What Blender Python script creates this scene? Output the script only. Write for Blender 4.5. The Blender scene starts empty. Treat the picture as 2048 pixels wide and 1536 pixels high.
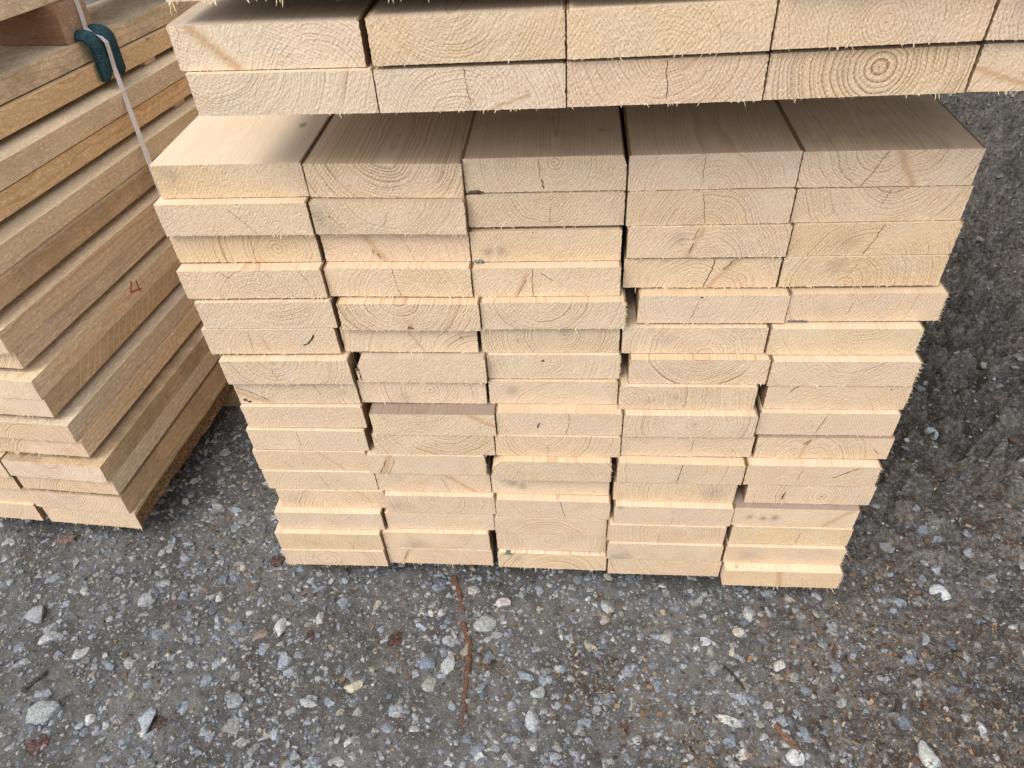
import bpy, math, random
import numpy as np
from mathutils import Matrix, Vector
random.seed(7)
SC = bpy.context.scene
COL = SC.collection
TH = 0.0456            # plank thickness in metres, width is about 0.195
FIT = {(1,1):(-0.0175,0.0429,0.6905,0.1946,0.0024), (1,2):(-0.0239,0.0281,0.6445,0.1997,0.0003), (1,3):(-0.0262,0.036,0.5987,0.1998,-0.0004), (1,4):(-0.0243,0.0177,0.5519,0.2013,0.0083), (1,5):(-0.0144,0.0124,0.5039,0.1952,0.0105), (1,6):(-0.0201,0.0109,0.458,0.196,0.0091), (1,7):(-0.0054,-0.0018,0.4096,0.1936,0.0148), (1,8):(-0.0033,0.0047,0.3636,0.1921,0.0123), (1,9):(-0.0019,-0.0021,0.3175,0.1925,0.0094), (1,10):(-0.0054,-0.0075,0.2709,0.1919,0.0013), (1,11):(-0.0087,-0.0097,0.2244,0.1898,0.0093), (1,12):(-0.005,-0.0128,0.1786,0.1919,0.0093), (1,13):(0.0068,-0.0152,0.1326,0.1888,0.0114), (1,14):(-0.0047,-0.028,0.0868,0.1898,0.0113), (1,15):(-0.0135,-0.0384,0.041,0.1923,0.0113), (1,16):(-0.0125,-0.0414,-0.0052,0.1914,0.0155), (2,1):(0.1785,0.0407,0.6886,0.1966,-0.0188), (2,2):(0.1776,0.0307,0.6424,0.1981,-0.0138), (2,3):(0.178,0.0394,0.596,0.1968,-0.008), (2,4):(0.1772,0.0234,0.5503,0.1986,-0.008), (2,5):(0.1881,0.0089,0.5029,0.1965,-0.0064), (2,6):(0.1803,0.0173,0.4571,0.1954,-0.0064), (2,7):(0.194,0.004,0.4097,0.1928,-0.0011), (2,8):(0.189,0.0083,0.3636,0.1932,-0.0046), (2,9):(0.2041,-0.0145,0.3167,0.192,0.0064), (2,10):(0.1987,-0.0129,0.271,0.1921,0.0064), (2,11):(0.1814,-0.0152,0.2251,0.1917,0.0057), (2,12):(0.1874,-0.0135,0.1793,0.1915,0.0057), (2,13):(0.1959,-0.0231,0.1336,0.1882,0.0057), (2,14):(0.1897,-0.0231,0.0878,0.1887,0.0056), (2,15):(0.179,-0.0317,0.042,0.1893,0.0055), (2,16):(0.179,-0.033,-0.0042,0.1916,0.0011), (3,1):(0.3754,0.0475,0.6903,0.1975,0.0062), (3,2):(0.3758,0.045,0.6435,0.1971,0.0039), (3,3):(0.3757,0.0415,0.5937,0.1957,0.0055), (3,4):(0.376,0.027,0.5477,0.1961,0.0072), (3,5):(0.3848,0.0139,0.5019,0.1951,0.007), (3,6):(0.3809,0.0198,0.456,0.1942,0.0058), (3,7):(0.3869,0.0146,0.4101,0.1908,0.0046), (3,8):(0.386,0.0098,0.3633,0.191,0.0034), (3,9):(0.3962,-0.0099,0.3175,0.1893,0.0033), (3,10):(0.3917,-0.0128,0.2712,0.1925,-0.0019), (3,11):(0.3845,-0.0244,0.2254,0.187,-0.0019), (3,12):(0.3792,-0.014,0.1794,0.192,-0.0042), (3,13):(0.3846,-0.0282,0.1334,0.189,-0.0068), (3,14):(0.3797,-0.0289,0.0876,0.1907,-0.0073), (3,15):(0.38,-0.029,0.0418,0.1917,-0.0073), (3,16):(0.3796,-0.036,-0.0048,0.1927,-0.0159), (4,1):(0.5747,0.044,0.6924,0.198,0.0098), (4,2):(0.575,0.0405,0.6462,0.1991,0.0057), (4,3):(0.5779,0.0374,0.6001,0.2009,0.002), (4,4):(0.576,0.0404,0.552,0.2004,-0.0029), (4,5):(0.5969,0.0249,0.5042,0.1967,-0.0007), (4,6):(0.5782,0.0181,0.4562,0.1955,0.0022), (4,7):(0.5893,0.0053,0.4103,0.1942,0.003), (4,8):(0.5777,-0.0004,0.3644,0.1947,0.001), (4,9):(0.5858,-0.0125,0.3183,0.1929,0.0035), (4,10):(0.5854,-0.0094,0.2725,0.1971,0.0023), (4,11):(0.5802,-0.025,0.2257,0.1942,-0.0078), (4,12):(0.5768,-0.0243,0.1798,0.1921,-0.0091), (4,13):(0.579,-0.0362,0.134,0.1912,-0.0088), (4,14):(0.5708,-0.0387,0.0882,0.1933,-0.0087), (4,15):(0.572,-0.0427,0.0418,0.1935,-0.0021), (4,16):(0.575,-0.0424,-0.0041,0.194,-0.0012), (5,1):(0.7739,0.0457,0.6915,0.2003,0.0002), (5,2):(0.7768,0.0457,0.6452,0.2012,0.0055), (5,3):(0.7816,0.0425,0.5992,0.2001,0.0076), (5,4):(0.779,0.0403,0.5534,0.2018,0.0077), (5,5):(0.7954,0.0293,0.5041,0.1972,0.0082), (5,6):(0.7758,0.0151,0.457,0.1973,0.0042), (5,7):(0.7838,0.0017,0.4111,0.1966,0.0057), (5,8):(0.7865,0.0031,0.3649,0.1969,0.0017), (5,9):(0.7823,-0.0052,0.3191,0.1968,0.0017), (5,10):(0.7865,-0.0099,0.2729,0.1961,0.0065), (5,11):(0.7763,-0.0251,0.2265,0.1966,0.0006), (5,12):(0.7848,-0.0242,0.1806,0.1939,-0.0007), (5,13):(0.7705,-0.0342,0.1348,0.1928,-0.001), (5,14):(0.7727,-0.0368,0.0887,0.1923,-0.0038), (5,15):(0.7691,-0.0433,0.0424,0.1951,0.0015), (5,16):(0.7726,-0.0595,-0.0034,0.1935,0.0007), (1,-2):(0.0988,-0.0105,0.8152,0.2011,-0.0058), (2,-2):(0.3031,-0.0178,0.8177,0.1978,0.0048), (3,-2):(0.5018,-0.0226,0.8216,0.1969,0.0095), (4,-2):(0.699,-0.0225,0.8243,0.1935,0.0116), (5,-2):(0.8928,-0.0243,0.8262,0.195,-0.0053), (1,-3):(0.092,-0.004,0.861,0.2015,-0.0057), (2,-3):(0.3048,-0.0203,0.8672,0.1962,0.0091), (3,-3):(0.5016,-0.0268,0.8705,0.1948,0.0127), (4,-3):(0.6966,-0.0283,0.8743,0.1928,0.0125), (5,-3):(0.8896,-0.0299,0.8754,0.195,-0.0105), (1,-6):(0.0066,0.1744,0.9132,0.195,0.0007)}
LEFT = [(-0.5235,0.0107,0.6837), (-0.5086,0.0107,0.6360), (-0.4654,0.0107,0.5903), (-0.4685,0.0107,0.5424), (-0.4330,0.0107,0.4963), (-0.4246,0.0107,0.4503), (-0.4022,0.0175,0.4035), (-0.4062,0.0292,0.3578), (-0.3859,0.0111,0.3120), (-0.3831,0.0128,0.2663), (-0.3598,0.0055,0.2206), (-0.3556,0.0107,0.1748), (-0.3334,-0.0022,0.1291), (-0.3322,0.0048,0.0834), (-0.3356,0.0079,0.0377), (-0.3277,0.0097,-0.0080)]
# ------------------------------------------------------------------ helpers
def link(name, mesh, parent=None, label=None, cat=None, group=None, kind=None):
    o = bpy.data.objects.new(name, mesh); COL.objects.link(o)
    if parent: o.parent = parent
    if label: o['label'] = label
    if cat: o['category'] = cat
    if group: o['group'] = group
    if kind: o['kind'] = kind
    if mesh is not None and parent is None:
        for nm, pm in PARTS.get(mesh.name, ()): link(nm, pm, o)
    return o

class MB:
    """collects vertices and faces (with a material slot each) for one mesh"""
    def __init__(s): s.v = []; s.f = []; s.m = []; s.n = 0
    def add(s, verts, faces, mat=0):
        b = s.n
        s.v.append(np.asarray(verts, float).reshape(-1, 3)); s.n += len(s.v[-1])
        for f in faces: s.f.append([b + i for i in f]); s.m.append(mat)
        return b
    def mesh(s, name, mats, smooth=False):
        me = bpy.data.meshes.new(name)
        V = np.concatenate(s.v)
        me.from_pydata(V.tolist(), [], s.f)
        for m in mats: me.materials.append(m)
        me.polygons.foreach_set('material_index', np.array(s.m, np.int32))
        if smooth: me.polygons.foreach_set('use_smooth', np.ones(len(s.f), bool))
        me.update()
        return me, V

def _hash(i, j, s):
    h = (i * 374761393 + j * 668265263 + s * 974634539) & 0x7fffffff
    h = ((h ^ (h >> 13)) * 1274126177) & 0x7fffffff
    return ((h ^ (h >> 16)) & 0xffff) / 65535.0
def vnoise(x, y, s=0):
    x = np.asarray(x, float); y = np.asarray(y, float)
    i = np.floor(x).astype(np.int64); j = np.floor(y).astype(np.int64)
    a = x - i; b = y - j; a = a*a*(3-2*a); b = b*b*(3-2*b)
    return ((_hash(i, j, s)*(1-a) + _hash(i+1, j, s)*a)*(1-b)
            + (_hash(i, j+1, s)*(1-a) + _hash(i+1, j+1, s)*a)*b)
def fbm(x, y, o=3, s=0):
    r = 0; am = .5
    for k in range(o):
        r = r + am*vnoise(x*2**k, y*2**k, s+k*17); am *= .5
    return r / (1-.5**o)

# ------------------------------------------------------------------ shader helpers
class NT:
    def __init__(s, name):
        s.mat = bpy.data.materials.new(name); s.mat.use_nodes = True
        s.t = s.mat.node_tree; s.t.nodes.clear()
        s.out = s.t.nodes.new('ShaderNodeOutputMaterial')
        s.bsdf = s.t.nodes.new('ShaderNodeBsdfPrincipled')
        s.t.links.new(s.bsdf.outputs[0], s.out.inputs[0])
    def put(s, sock, v):
        if isinstance(v, bpy.types.NodeSocket): s.t.links.new(v, sock)
        elif isinstance(v, (tuple, list)) and len(v) == 3 and sock.type == 'RGBA': sock.default_value = (*v, 1)
        else: sock.default_value = v
    def n(s, typ, **kw):
        nd = s.t.nodes.new(typ)
        for k, v in kw.items(): setattr(nd, k, v)
        return nd
    def m(s, op, a, b=0.0, c=None, clamp=False):
        nd = s.n('ShaderNodeMath', operation=op, use_clamp=clamp)
        s.put(nd.inputs[0], a); s.put(nd.inputs[1], b)
        if c is not None: s.put(nd.inputs[2], c)
        return nd.outputs[0]
    def vm(s, op, a, b=(0, 0, 0)):
        nd = s.n('ShaderNodeVectorMath', operation=op); s.put(nd.inputs[0], a); s.put(nd.inputs[1], b)
        return nd.outputs[0]
    def attr(s, name): return s.n('ShaderNodeAttribute', attribute_name=name)
    def noise(s, vec, scale, detail=2, rough=.5, dim='3D'):
        nd = s.n('ShaderNodeTexNoise', noise_dimensions=dim)
        if vec is not None: s.put(nd.inputs['W' if dim == '1D' else 'Vector'], vec)
        nd.inputs['Scale'].default_value = scale; nd.inputs['Detail'].default_value = detail
        nd.inputs['Roughness'].default_value = rough
        return nd.outputs['Fac']
    def mix(s, f, a, b, blend='MIX'):
        nd = s.n('ShaderNodeMix', data_type='RGBA', blend_type=blend)
        s.put(nd.inputs[0], f); s.put(nd.inputs[6], a); s.put(nd.inputs[7], b)
        return nd.outputs[2]
    def ss(s, x, lo, hi, a=0., b=1.):
        nd = s.n('ShaderNodeMapRange', interpolation_type='SMOOTHSTEP')
        s.put(nd.inputs[0], x); s.put(nd.inputs[1], lo); s.put(nd.inputs[2], hi)
        s.put(nd.inputs[3], a); s.put(nd.inputs[4], b)
        return nd.outputs[0]
    def ramp(s, x, stops):
        nd = s.n('ShaderNodeValToRGB'); e = nd.color_ramp.elements
        while len(e) < len(stops): e.new(.5)
        for el, (p, c) in zip(e, stops):
            el.position = p; el.color = (*c, 1) if len(c) == 3 else c
        s.put(nd.inputs[0], x); return nd.outputs[0]
    def xyz(s, v):
        nd = s.n('ShaderNodeSeparateXYZ'); s.put(nd.inputs[0], v); return nd.outputs
    def bump(s, h, strength, dist, base=None):
        nd = s.n('ShaderNodeBump'); nd.inputs['Strength'].default_value = strength
        nd.inputs['Distance'].default_value = dist; s.put(nd.inputs['Height'], h)
        if base is not None: s.put(nd.inputs['Normal'], base)
        return nd.outputs[0]
    def fin(s, col, rough, normal=None, spec=.3):
        s.put(s.bsdf.inputs['Base Color'], col); s.put(s.bsdf.inputs['Roughness'], rough)
        s.bsdf.inputs['Specular IOR Level'].default_value = spec
        if normal is not None: s.put(s.bsdf.inputs['Normal'], normal)
        return s.mat

def rings(N, wc):
    """annual rings as cylinders about the pith, shared by end grain and long grain"""
    x, y, z = N.xyz(wc)
    rp = N.xyz(N.attr('rp').outputs['Vector']); kn = N.xyz(N.attr('kn').outputs['Vector'])
    slow = N.vm('MULTIPLY', wc, (1, 1, .30))
    d = N.noise(slow, 22, 2)
    r = N.m('SQRT', N.m('ADD', N.m('MULTIPLY', x, x), N.m('MULTIPLY', y, y)))
    r = N.m('ADD', r, N.m('MULTIPLY', N.m('SUBTRACT', d, .5), .014))
    kmask = N.m('MULTIPLY', N.ss(kn[0], -.15, .05), N.ss(kn[0], 1.15, .95))
    q = N.m('DIVIDE', kn[1], .016)
    bell = N.m('POWER', 2.718, N.m('MULTIPLY', N.m('MULTIPLY', q, q), -1))
    r = N.m('ADD', r, N.m('MULTIPLY', N.m('MULTIPLY', bell, kmask), .009))
    t = N.m('DIVIDE', r, rp[0])
    w1 = N.n('ShaderNodeTexNoise', noise_dimensions='1D'); N.put(w1.inputs['W'], N.m('ADD', N.m('MULTIPLY', r, 90), rp[2]))
    w1.inputs['Scale'].default_value = 1; w1.inputs['Detail'].default_value = 1
    t = N.m('ADD', t, N.m('MULTIPLY', w1.outputs['Fac'], 2.2))
    f = N.m('FRACT', t)
    late = N.m('MULTIPLY', N.m('POWER', f, 3.2), N.ss(f, 1., .93))
    yr = N.n('ShaderNodeTexWhiteNoise', noise_dimensions='1D'); N.put(yr.inputs['W'], N.m('FLOOR', t))
    yv = N.m('POWER', yr.outputs['Value'], 1.6)
    return late, yv, r, kmask, kn, rp, (x, y, z)

def make_end():
    N = NT('end_grain_wood')
    wc = N.attr('wc').outputs['Vector']; tint = N.attr('tint').outputs['Color']; st = N.attr('st').outputs['Fac']
    late, yv, r, kmask, kn, rp, (x, y, z) = rings(N, wc)
    big = N.noise(wc, 14, 2); mid = N.noise(wc, 45, 3, .6)
    c = N.mix(N.m('MULTIPLY', N.ss(big, .45, .72), .5), tint, (.715, .575, .44))
    c = N.mix(N.m('MULTIPLY', N.ss(mid, .5, .75), .26), c, N.mix(1., tint, (.84, .70, .54), 'MULTIPLY'))
    fade = N.ss(N.noise(wc, 19, 1), .3, .55, .25, 1.)
    amt = N.m('MULTIPLY', N.m('MULTIPLY', late, N.m('ADD', N.m('MULTIPLY', yv, .8), .5)), N.m('MULTIPLY', rp[1], fade))
    c = N.mix(N.m('MULTIPLY', amt, 1.0, clamp=True), c, N.mix(1., tint, (.44, .33, .23), 'MULTIPLY'))
    # saw marks: fine straight ridges across the cut
    sv = N.m('ADD', N.m('MULTIPLY', x, N.m('COSINE', rp[2])), N.m('MULTIPLY', y, N.m('SINE', rp[2])))
    sv2 = N.m('ADD', N.m('MULTIPLY', x, .82), N.m('MULTIPLY', y, -.57))
    wob = N.m('MULTIPLY', N.noise(wc, 60, 2), 5.)
    saw = N.m('SINE', N.m('ADD', N.m('MULTIPLY', sv, 1750.), wob))
    saw2 = N.m('SINE', N.m('ADD', N.m('MULTIPLY', sv2, 1500.), wob))
    fine = N.noise(wc, 620, 3, .7); grit = N.noise(wc, 1500, 2, .6); coarse = N.noise(wc, 260, 2, .6)
    sawm = N.m('ADD', N.m('MULTIPLY', saw, N.ss(N.noise(wc, 16, 1), .38, .6)), N.m('MULTIPLY', saw2, N.ss(N.noise(wc, 13, 1), .62, .4)))
    c = N.mix(N.m('MULTIPLY', N.ss(sawm, 0., -1.1), .36), c, N.mix(1., c, (.58, .48, .38), 'MULTIPLY'))
    c = N.mix(N.ss(fine, .55, .66, 0., .7), c, (.95, .82, .60))  # bright fibre glints and dark pits are painted into the colour here
    c = N.mix(N.ss(fine, .45, .33, 0., .5), c, N.mix(1., c, (.50, .40, .31), 'MULTIPLY'))
    c = N.mix(N.ss(grit, .57, .68, 0., .6), c, (.98, .88, .68))
    c = N.mix(N.ss(grit, .43, .33, 0., .38), c, N.mix(1., c, (.5, .4, .3), 'MULTIPLY'))
    # branch crossing the end: streak with orange core
    wn = N.m('ADD', kn[1], N.m('MULTIPLY', N.m('SUBTRACT', N.noise(wc, 90, 2), .5), .008))
    ab = N.m('ABSOLUTE', wn); kw = N.m('ABSOLUTE', kn[2])
    halo = N.m('MULTIPLY', N.ss(ab, N.m('MULTIPLY', kw, 1.9), N.m('MULTIPLY', kw, .7)), kmask)
    core = N.m('MULTIPLY', N.ss(ab, kw, N.m('MULTIPLY', kw, .12)), kmask)
    lines = N.noise(N.vm('MULTIPLY', N.attr('kn').outputs['Vector'], (3, 900, 0)), 1.0, 2)
    has = N.ss(kn[2], .0002, .0004)
    c = N.mix(N.m('MULTIPLY', N.m('MULTIPLY', halo, has), .55), c, (.68, .50, .33))
    cc = N.mix(N.ss(lines, .4, .62), (.50, .27, .12), (.60, .39, .215))
    c = N.mix(N.m('MULTIPLY', N.m('MULTIPLY', core, has), .62), c, cc)
    # pith dot, stains
    pd = N.ss(N.m('SQRT', N.m('ADD', N.m('MULTIPLY', x, x), N.m('MULTIPLY', y, y))), .0019, .0008)
    c = N.mix(N.m('MULTIPLY', pd, .55), c, (.20, .085, .04))
    stn = N.m('MULTIPLY', st, N.ss(N.noise(wc, 70, 3), .3, .6, .45, 1.))
    c = N.mix(N.m('MULTIPLY', stn, 1., clamp=True), c, (.27, .225, .175))
    h = N.m('ADD', N.m('MULTIPLY', fine, .9), N.m('ADD', N.m('MULTIPLY', grit, .5), N.m('MULTIPLY', sawm, .11)))
    h = N.m('ADD', h, N.m('ADD', N.m('MULTIPLY', late, N.m('MULTIPLY', rp[1], -.5)), N.m('MULTIPLY', coarse, .25)))
    return N.fin(c, .8, N.bump(h, .42, .0010), .15)

def make_side(name, rough, fixed=None):
    N = NT(name)
    wc = N.attr('wc').outputs['Vector']; tint = N.attr('stint').outputs['Color'] if fixed is None else N.mix(1., (1, 1, 1), fixed, 'MULTIPLY')
    late, yv, r, kmask, kn, rp, (x, y, z) = rings(N, wc)
    stretch = N.vm('MULTIPLY', wc, (1, 1, .025)); fibre = N.noise(stretch, 900, 3, .6)
    st2 = N.vm('MULTIPLY', wc, (1, 1, .1)); streak = N.noise(st2, 60, 3, .6)
    blot = N.noise(wc, 9, 3, .55); small = N.noise(wc, 38, 3, .6)
    c = N.mix(N.ss(streak, .40, .70, 0., .22), tint, N.mix(1., tint, (.80, .66, .50), 'MULTIPLY'))
    amt = N.m('MULTIPLY', late, N.m('MULTIPLY', N.m('ADD', N.m('MULTIPLY', yv, .8), .45), rp[1]))
    c = N.mix(N.m('MULTIPLY', amt, .75 if not rough else .55, clamp=True), c, N.mix(1., tint, (.66, .46, .30), 'MULTIPLY'))
    c = N.mix(N.ss(fibre, .52, .36, 0., .15), c, N.mix(1., c, (.62, .50, .38), 'MULTIPLY'))
    dirt = N.attr('dirt').outputs['Fac']
    dm = N.m('MULTIPLY', dirt, N.ss(N.m('ADD', N.m('MULTIPLY', blot, .65), N.m('MULTIPLY', small, .35)), .40, .62))
    c = N.mix(N.m('MULTIPLY', dm, .8), c, (.24, .18, .12))
    # small dark knots
    v = N.n('ShaderNodeTexVoronoi', feature='F1'); N.put(v.inputs['Vector'], N.vm('MULTIPLY', wc, (1, 1, .55)))
    v.inputs['Scale'].default_value = 9.; v.inputs['Randomness'].default_value = 1.
    kd = N.ss(v.outputs['Distance'], .055, .03)
    c = N.mix(N.m('MULTIPLY', kd, .6), c, (.24, .105, .045))
    if rough:
        f1 = N.noise(N.vm('MULTIPLY', wc, (1, 1, .42)), 250, 4, .7); f2 = N.noise(wc, 120, 3, .6)
        tr = N.m('SINE', N.m('ADD', N.m('MULTIPLY', z, 950.), N.m('MULTIPLY', f2, 6.)))
        c = N.mix(N.ss(f1, .53, .66, 0., .75), c, N.mix(1., c, (1.45, 1.45, 1.42), 'MULTIPLY'))
        c = N.mix(N.ss(f1, .46, .34, 0., .45), c, N.mix(1., c, (.50, .42, .33), 'MULTIPLY'))
        h = N.m('ADD', N.m('ADD', f1, N.m('MULTIPLY', fibre, .5)), N.m('ADD', N.m('MULTIPLY', f2, .8), N.m('MULTIPLY', tr, .06)))
        return N.fin(c, .8, N.bump(h, 1., .0017), .2)
    tr = N.m('SINE', N.m('ADD', N.m('MULTIPLY', z, 1500.), N.m('MULTIPLY', small, 4.)))
    h = N.m('ADD', N.m('MULTIPLY', fibre, .8), N.m('ADD', N.m('MULTIPLY', late, .4), N.m('MULTIPLY', tr, .05)))
    return N.fin(c, .68, N.bump(h, .5, .0007), .25)

def plain(name, col, rough=.8, nscale=300, var=.3, bump=.4, dist=.001, spec=.25):
    N = NT(name); tc = N.n('ShaderNodeTexCoord').outputs['Object']
    f = N.noise(tc, nscale, 3, .6)
    c = N.mix(N.ss(f, .35, .65, 0., 1.), tuple(k*(1-var) for k in col), tuple(min(1, k*(1+var)) for k in col))
    return N.fin(c, rough, N.bump(f, bump, dist), spec)

M_END = make_end()
M_SIDE = make_side('planed_long_grain_wood', False)
M_ROUGH = make_side('rough_sawn_wood', True)
M_EDGE = make_side('seam_shaded_edge_wood', True, (.30, .20, .115))  # brown plank edges, darkened to put shade into the seams
M_FIBRE = plain('torn_wood_fibre', (.80, .63, .40), .8, 500, .12)
M_CRACK = plain('drying_crack', (.045, .028, .016), .9, 700, .4)
M_BROWN = plain('brown_split', (.19, .085, .038), .85, 500, .35)
M_BARK = plain('dark_bark', (.085, .062, .048), .9, 260, .6, .9, .0015)
M_WANE = plain('brown_wane_bark', (.21, .125, .062), .9, 190, .55, 1., .0022)

# ------------------------------------------------------------------ one plank
TONE = dict(tan=(.775, .555, .335), pale=(.785, .590, .405), grey=(.765, .580, .405), pink=(.790, .585, .405), warm=(.780, .570, .375), white=(.815, .640, .475))
STONE = dict(fresh=(.77, .615, .44), warm=(.76, .585, .395), dull=(.70, .54, .37), grey=(.60, .485, .36), purple=(.34, .265, .22),
             brown=(.66, .49, .31), tanrough=(.86, .70, .48), dark=(.31, .21, .115), mid=(.85, .66, .445), honey=(.84, .61, .36), ash=(.78, .64, .47), shade=(.80, .615, .42))

def plank(name, W, L, seed, tone='pale', pith=(.5, .5), sp=3.5, con=.8, side='fresh', dirt=.15, rough=False, k=None, cr=(), spots=(), st=(),
          ch=None, fur=1., hairy=0., scores=None, wane=False, T=TH - .0010, fl=1., lit_left=False):
    rng = np.random.default_rng(seed)
    nx, nz = 76, 18
    us = np.linspace(0, 1, nx); vs = np.linspace(0, 1, nz)
    U, V = np.meshgrid(us, vs, indexing='ij')
    X = U*W; Z = V*T
    for cn, (a, b) in (ch or {}).items():     # chipped or waney corner: pull the points in to the cut line
        uu = U if 'L' in cn else 1-U; vv = 1-V if 'T' in cn else V
        s = uu*W/a + vv*T/b; inside = s < 1
        k2 = np.where(inside, (1-s)*.5, 0)
        X = X + np.where(inside, k2*a*(1 if 'L' in cn else -1), 0)
        Z = Z - np.where(inside, k2*b*(1 if 'T' in cn else -1), 0)
    idx = np.arange(nx*nz).reshape(nx, nz)
    border = np.concatenate([idx[:, 0], idx[-1, 1:], idx[-2::-1, -1], idx[0, -2:0:-1]])
    Xf, Zf = X.ravel().copy(), Z.ravel().copy()
    jb = np.abs(rng.normal(0, .00042, nx)) ; jb[[0, -1]] *= .3
    Zf[idx[:, 0]] -= jb*fur*.8
    Zf[idx[:, -1]] -= np.abs(rng.normal(0, .00022, nx))
    Xf[idx[-1, :]] -= np.abs(rng.normal(0, .0004, nz)); Xf[idx[0, :]] += np.abs(rng.normal(0, .0004, nz))
    Yf = rng.normal(0, .00012, nx*nz)
    verts = [np.stack([Xf, Yf, Zf], 1)]
    F = []; MI = []
    a = idx[:-1, :-1].ravel(); b = idx[1:, :-1].ravel(); c = idx[1:, 1:].ravel(); d = idx[:-1, 1:].ravel()
    for q in zip(a, b, c, d): F.append(q); MI.append(0)
    bx, bz = X.ravel()[border], Z.ravel()[border]; n = len(border); base = nx*nz
    ys = [.0035, .02, .06, .15, .3, .6, 1.2, L] if not wane else [.0035] + list(np.linspace(.02, 1.3, 60)) + [L]
    ys = [y for y in ys if y < L] + [L]; prev = border
    side_m = 1
    for y in ys:
        x2, z2 = bx.copy(), bz.copy()
        if wane and y > .01:                  # bark edge left on: lower right corner eaten away unevenly
            dep = .011*fbm(np.full(n, y*14), bz*60, 3, 5) + .004*vnoise(np.full(n, y*60), bz*200, 9) - .004
            right = bx > W*.985
            x2 = np.where(right, bx - np.clip(dep, -.001, .02)*(1.25-bz/T), x2)
            low = (bz < T*.03) & (bx > W*.85)
            z2 = np.where(low, bz + .006*vnoise(np.full(n, y*25), bx*80, 3)*((bx-W*.85)/(W*.15)), z2)
        cur = np.arange(base, base+n); base += n
        verts.append(np.stack([x2, np.full(n, y), z2], 1))
        for i in range(n):
            j = (i+1) % n
            F.append((prev[i], cur[i], cur[j], prev[j]))
            xm = (bx[i]+bx[j])/2; zm = (bz[i]+bz[j])/2
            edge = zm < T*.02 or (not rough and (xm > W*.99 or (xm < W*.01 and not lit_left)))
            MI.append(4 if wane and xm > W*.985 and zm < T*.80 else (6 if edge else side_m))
        prev = cur
    F.append(tuple(prev[::-1])); MI.append(0)
    V0 = np.concatenate(verts); nb = len(V0)
    fb = MB(); parts = []
    mb = MB(); mb.add(V0, [], 0); mb.f = [list(map(int, f)) for f in F]; mb.m = MI
    # torn fibres along the lower edge (and up the right edge where hairy)
    def fibre(x, y, z, dx, dy, dz, ln, w, tgt=None):
        tv = np.array([dx, dy, dz]); tv = tv/np.linalg.norm(tv)
        sd = np.cross(tv, [0, 1, .2]); sd /= np.linalg.norm(sd); up = np.cross(sd, tv)
        bend = rng.normal(0, .16)*ln
        p0 = np.array([x, y, z]); p1 = p0 + tv*ln*.55 + sd*bend*.4; p2 = p0 + tv*ln + sd*bend
        vs_ = [p0-sd*w/2, p0+sd*w/2, p0+up*w*.6, p1-sd*w*.42, p1+sd*w*.42, p1+up*w*.5, p2]
        (tgt or fb).add(vs_, [(0, 1, 4, 3), (1, 2, 5, 4), (2, 0, 3, 5), (3, 4, 6), (4, 5, 6), (5, 3, 6)], 2)
    if fur > 0:   # hidden strips that join the loose fibres into one piece
        xb = np.linspace(0, W, 20); fb.add([(x, .0008, .0009) for x in xb]+[(x, .0012, -.0001) for x in xb], [(i, i+1, 21+i, 20+i) for i in range(19)], 2)
        if hairy: fb.add([(W-.0006, .001, 0), (W+.0001, .0012, 0), (W+.0001, .0012, T), (W-.0006, .001, T)], [(0, 1, 2, 3)], 2)
    nf = int(34*fur*rng.uniform(.35, 1.5)) if fur > 0 else 0
    cl = rng.uniform(0, 1, 5)
    for _ in range(nf):
        u = rng.uniform(.01, .99) if rng.random() < .40 else np.clip(rng.choice(cl) + rng.normal(0, .025), .01, .99)
        ln = min(.0016 + rng.exponential(.0018), .011)*min(1.6, .7+.3*fur)*fl
        fibre(u*W, rng.uniform(-.0004, .0006), rng.uniform(0, .0008), rng.normal(.05, .3), -rng.uniform(.15, .9), -1, ln, rng.uniform(.00035, .0010)*(.6+.4*fl))
    for _ in range(int(hairy*44)):
        v = rng.uniform(.03, 1)
        fibre(W-.0005, rng.uniform(-.0003, .0006), v*T, 1, -rng.uniform(.1, .8), rng.normal(-.3, .4), min(.002+rng.exponential(.0016), .007), rng.uniform(.0003, .0008))
    for _ in range(int(rng.integers(2, 9)*min(1, fur))):  # a few stray fibres at the top edge
        fibre(rng.uniform(0, W), 0, T*.995, rng.normal(0, .6), -.6, rng.uniform(-.3, .6), rng.uniform(.001, .003), .0006, mb)
    # cracks: narrow dark gaps following a jagged line across the end
    def ribbon(pts, w, mat, seg=7, jag=.0006, y=-.00045):
        P = []
        for (u0, v0), (u1, v1) in zip(pts[:-1], pts[1:]):
            for s in range(seg): P.append((u0+(u1-u0)*s/seg, v0+(v1-v0)*s/seg))
        P.append(pts[-1]); P = np.array(P)*[W, T]
        P[1:-1] += rng.normal(0, jag, (len(P)-2, 2))*[1, .3]
        tg = np.gradient(P, axis=0); tg /= np.linalg.norm(tg, axis=1)[:, None] + 1e-9
        nr = np.stack([-tg[:, 1], tg[:, 0]], 1)
        ww = w*rng.uniform(.45, 1.15, len(P)); ww[0] *= .35; ww[-1] *= .35
        A = P + nr*ww[:, None]/2; B = P - nr*ww[:, None]/2
        vs_ = [(p[0], y, p[1]) for p in A] + [(p[0], y, p[1]) for p in B]
        m_ = len(P); fs = []
        for i in range(m_-1):
            fs.append((i, i+1, m_+i+1, m_+i))
        q = MB(); q.add(vs_, fs, mat); parts.append(('crack', q))
    for cw, pts in cr:
        ribbon(pts, abs(cw)/1000, 3 if cw > 0 else 5)
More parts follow.
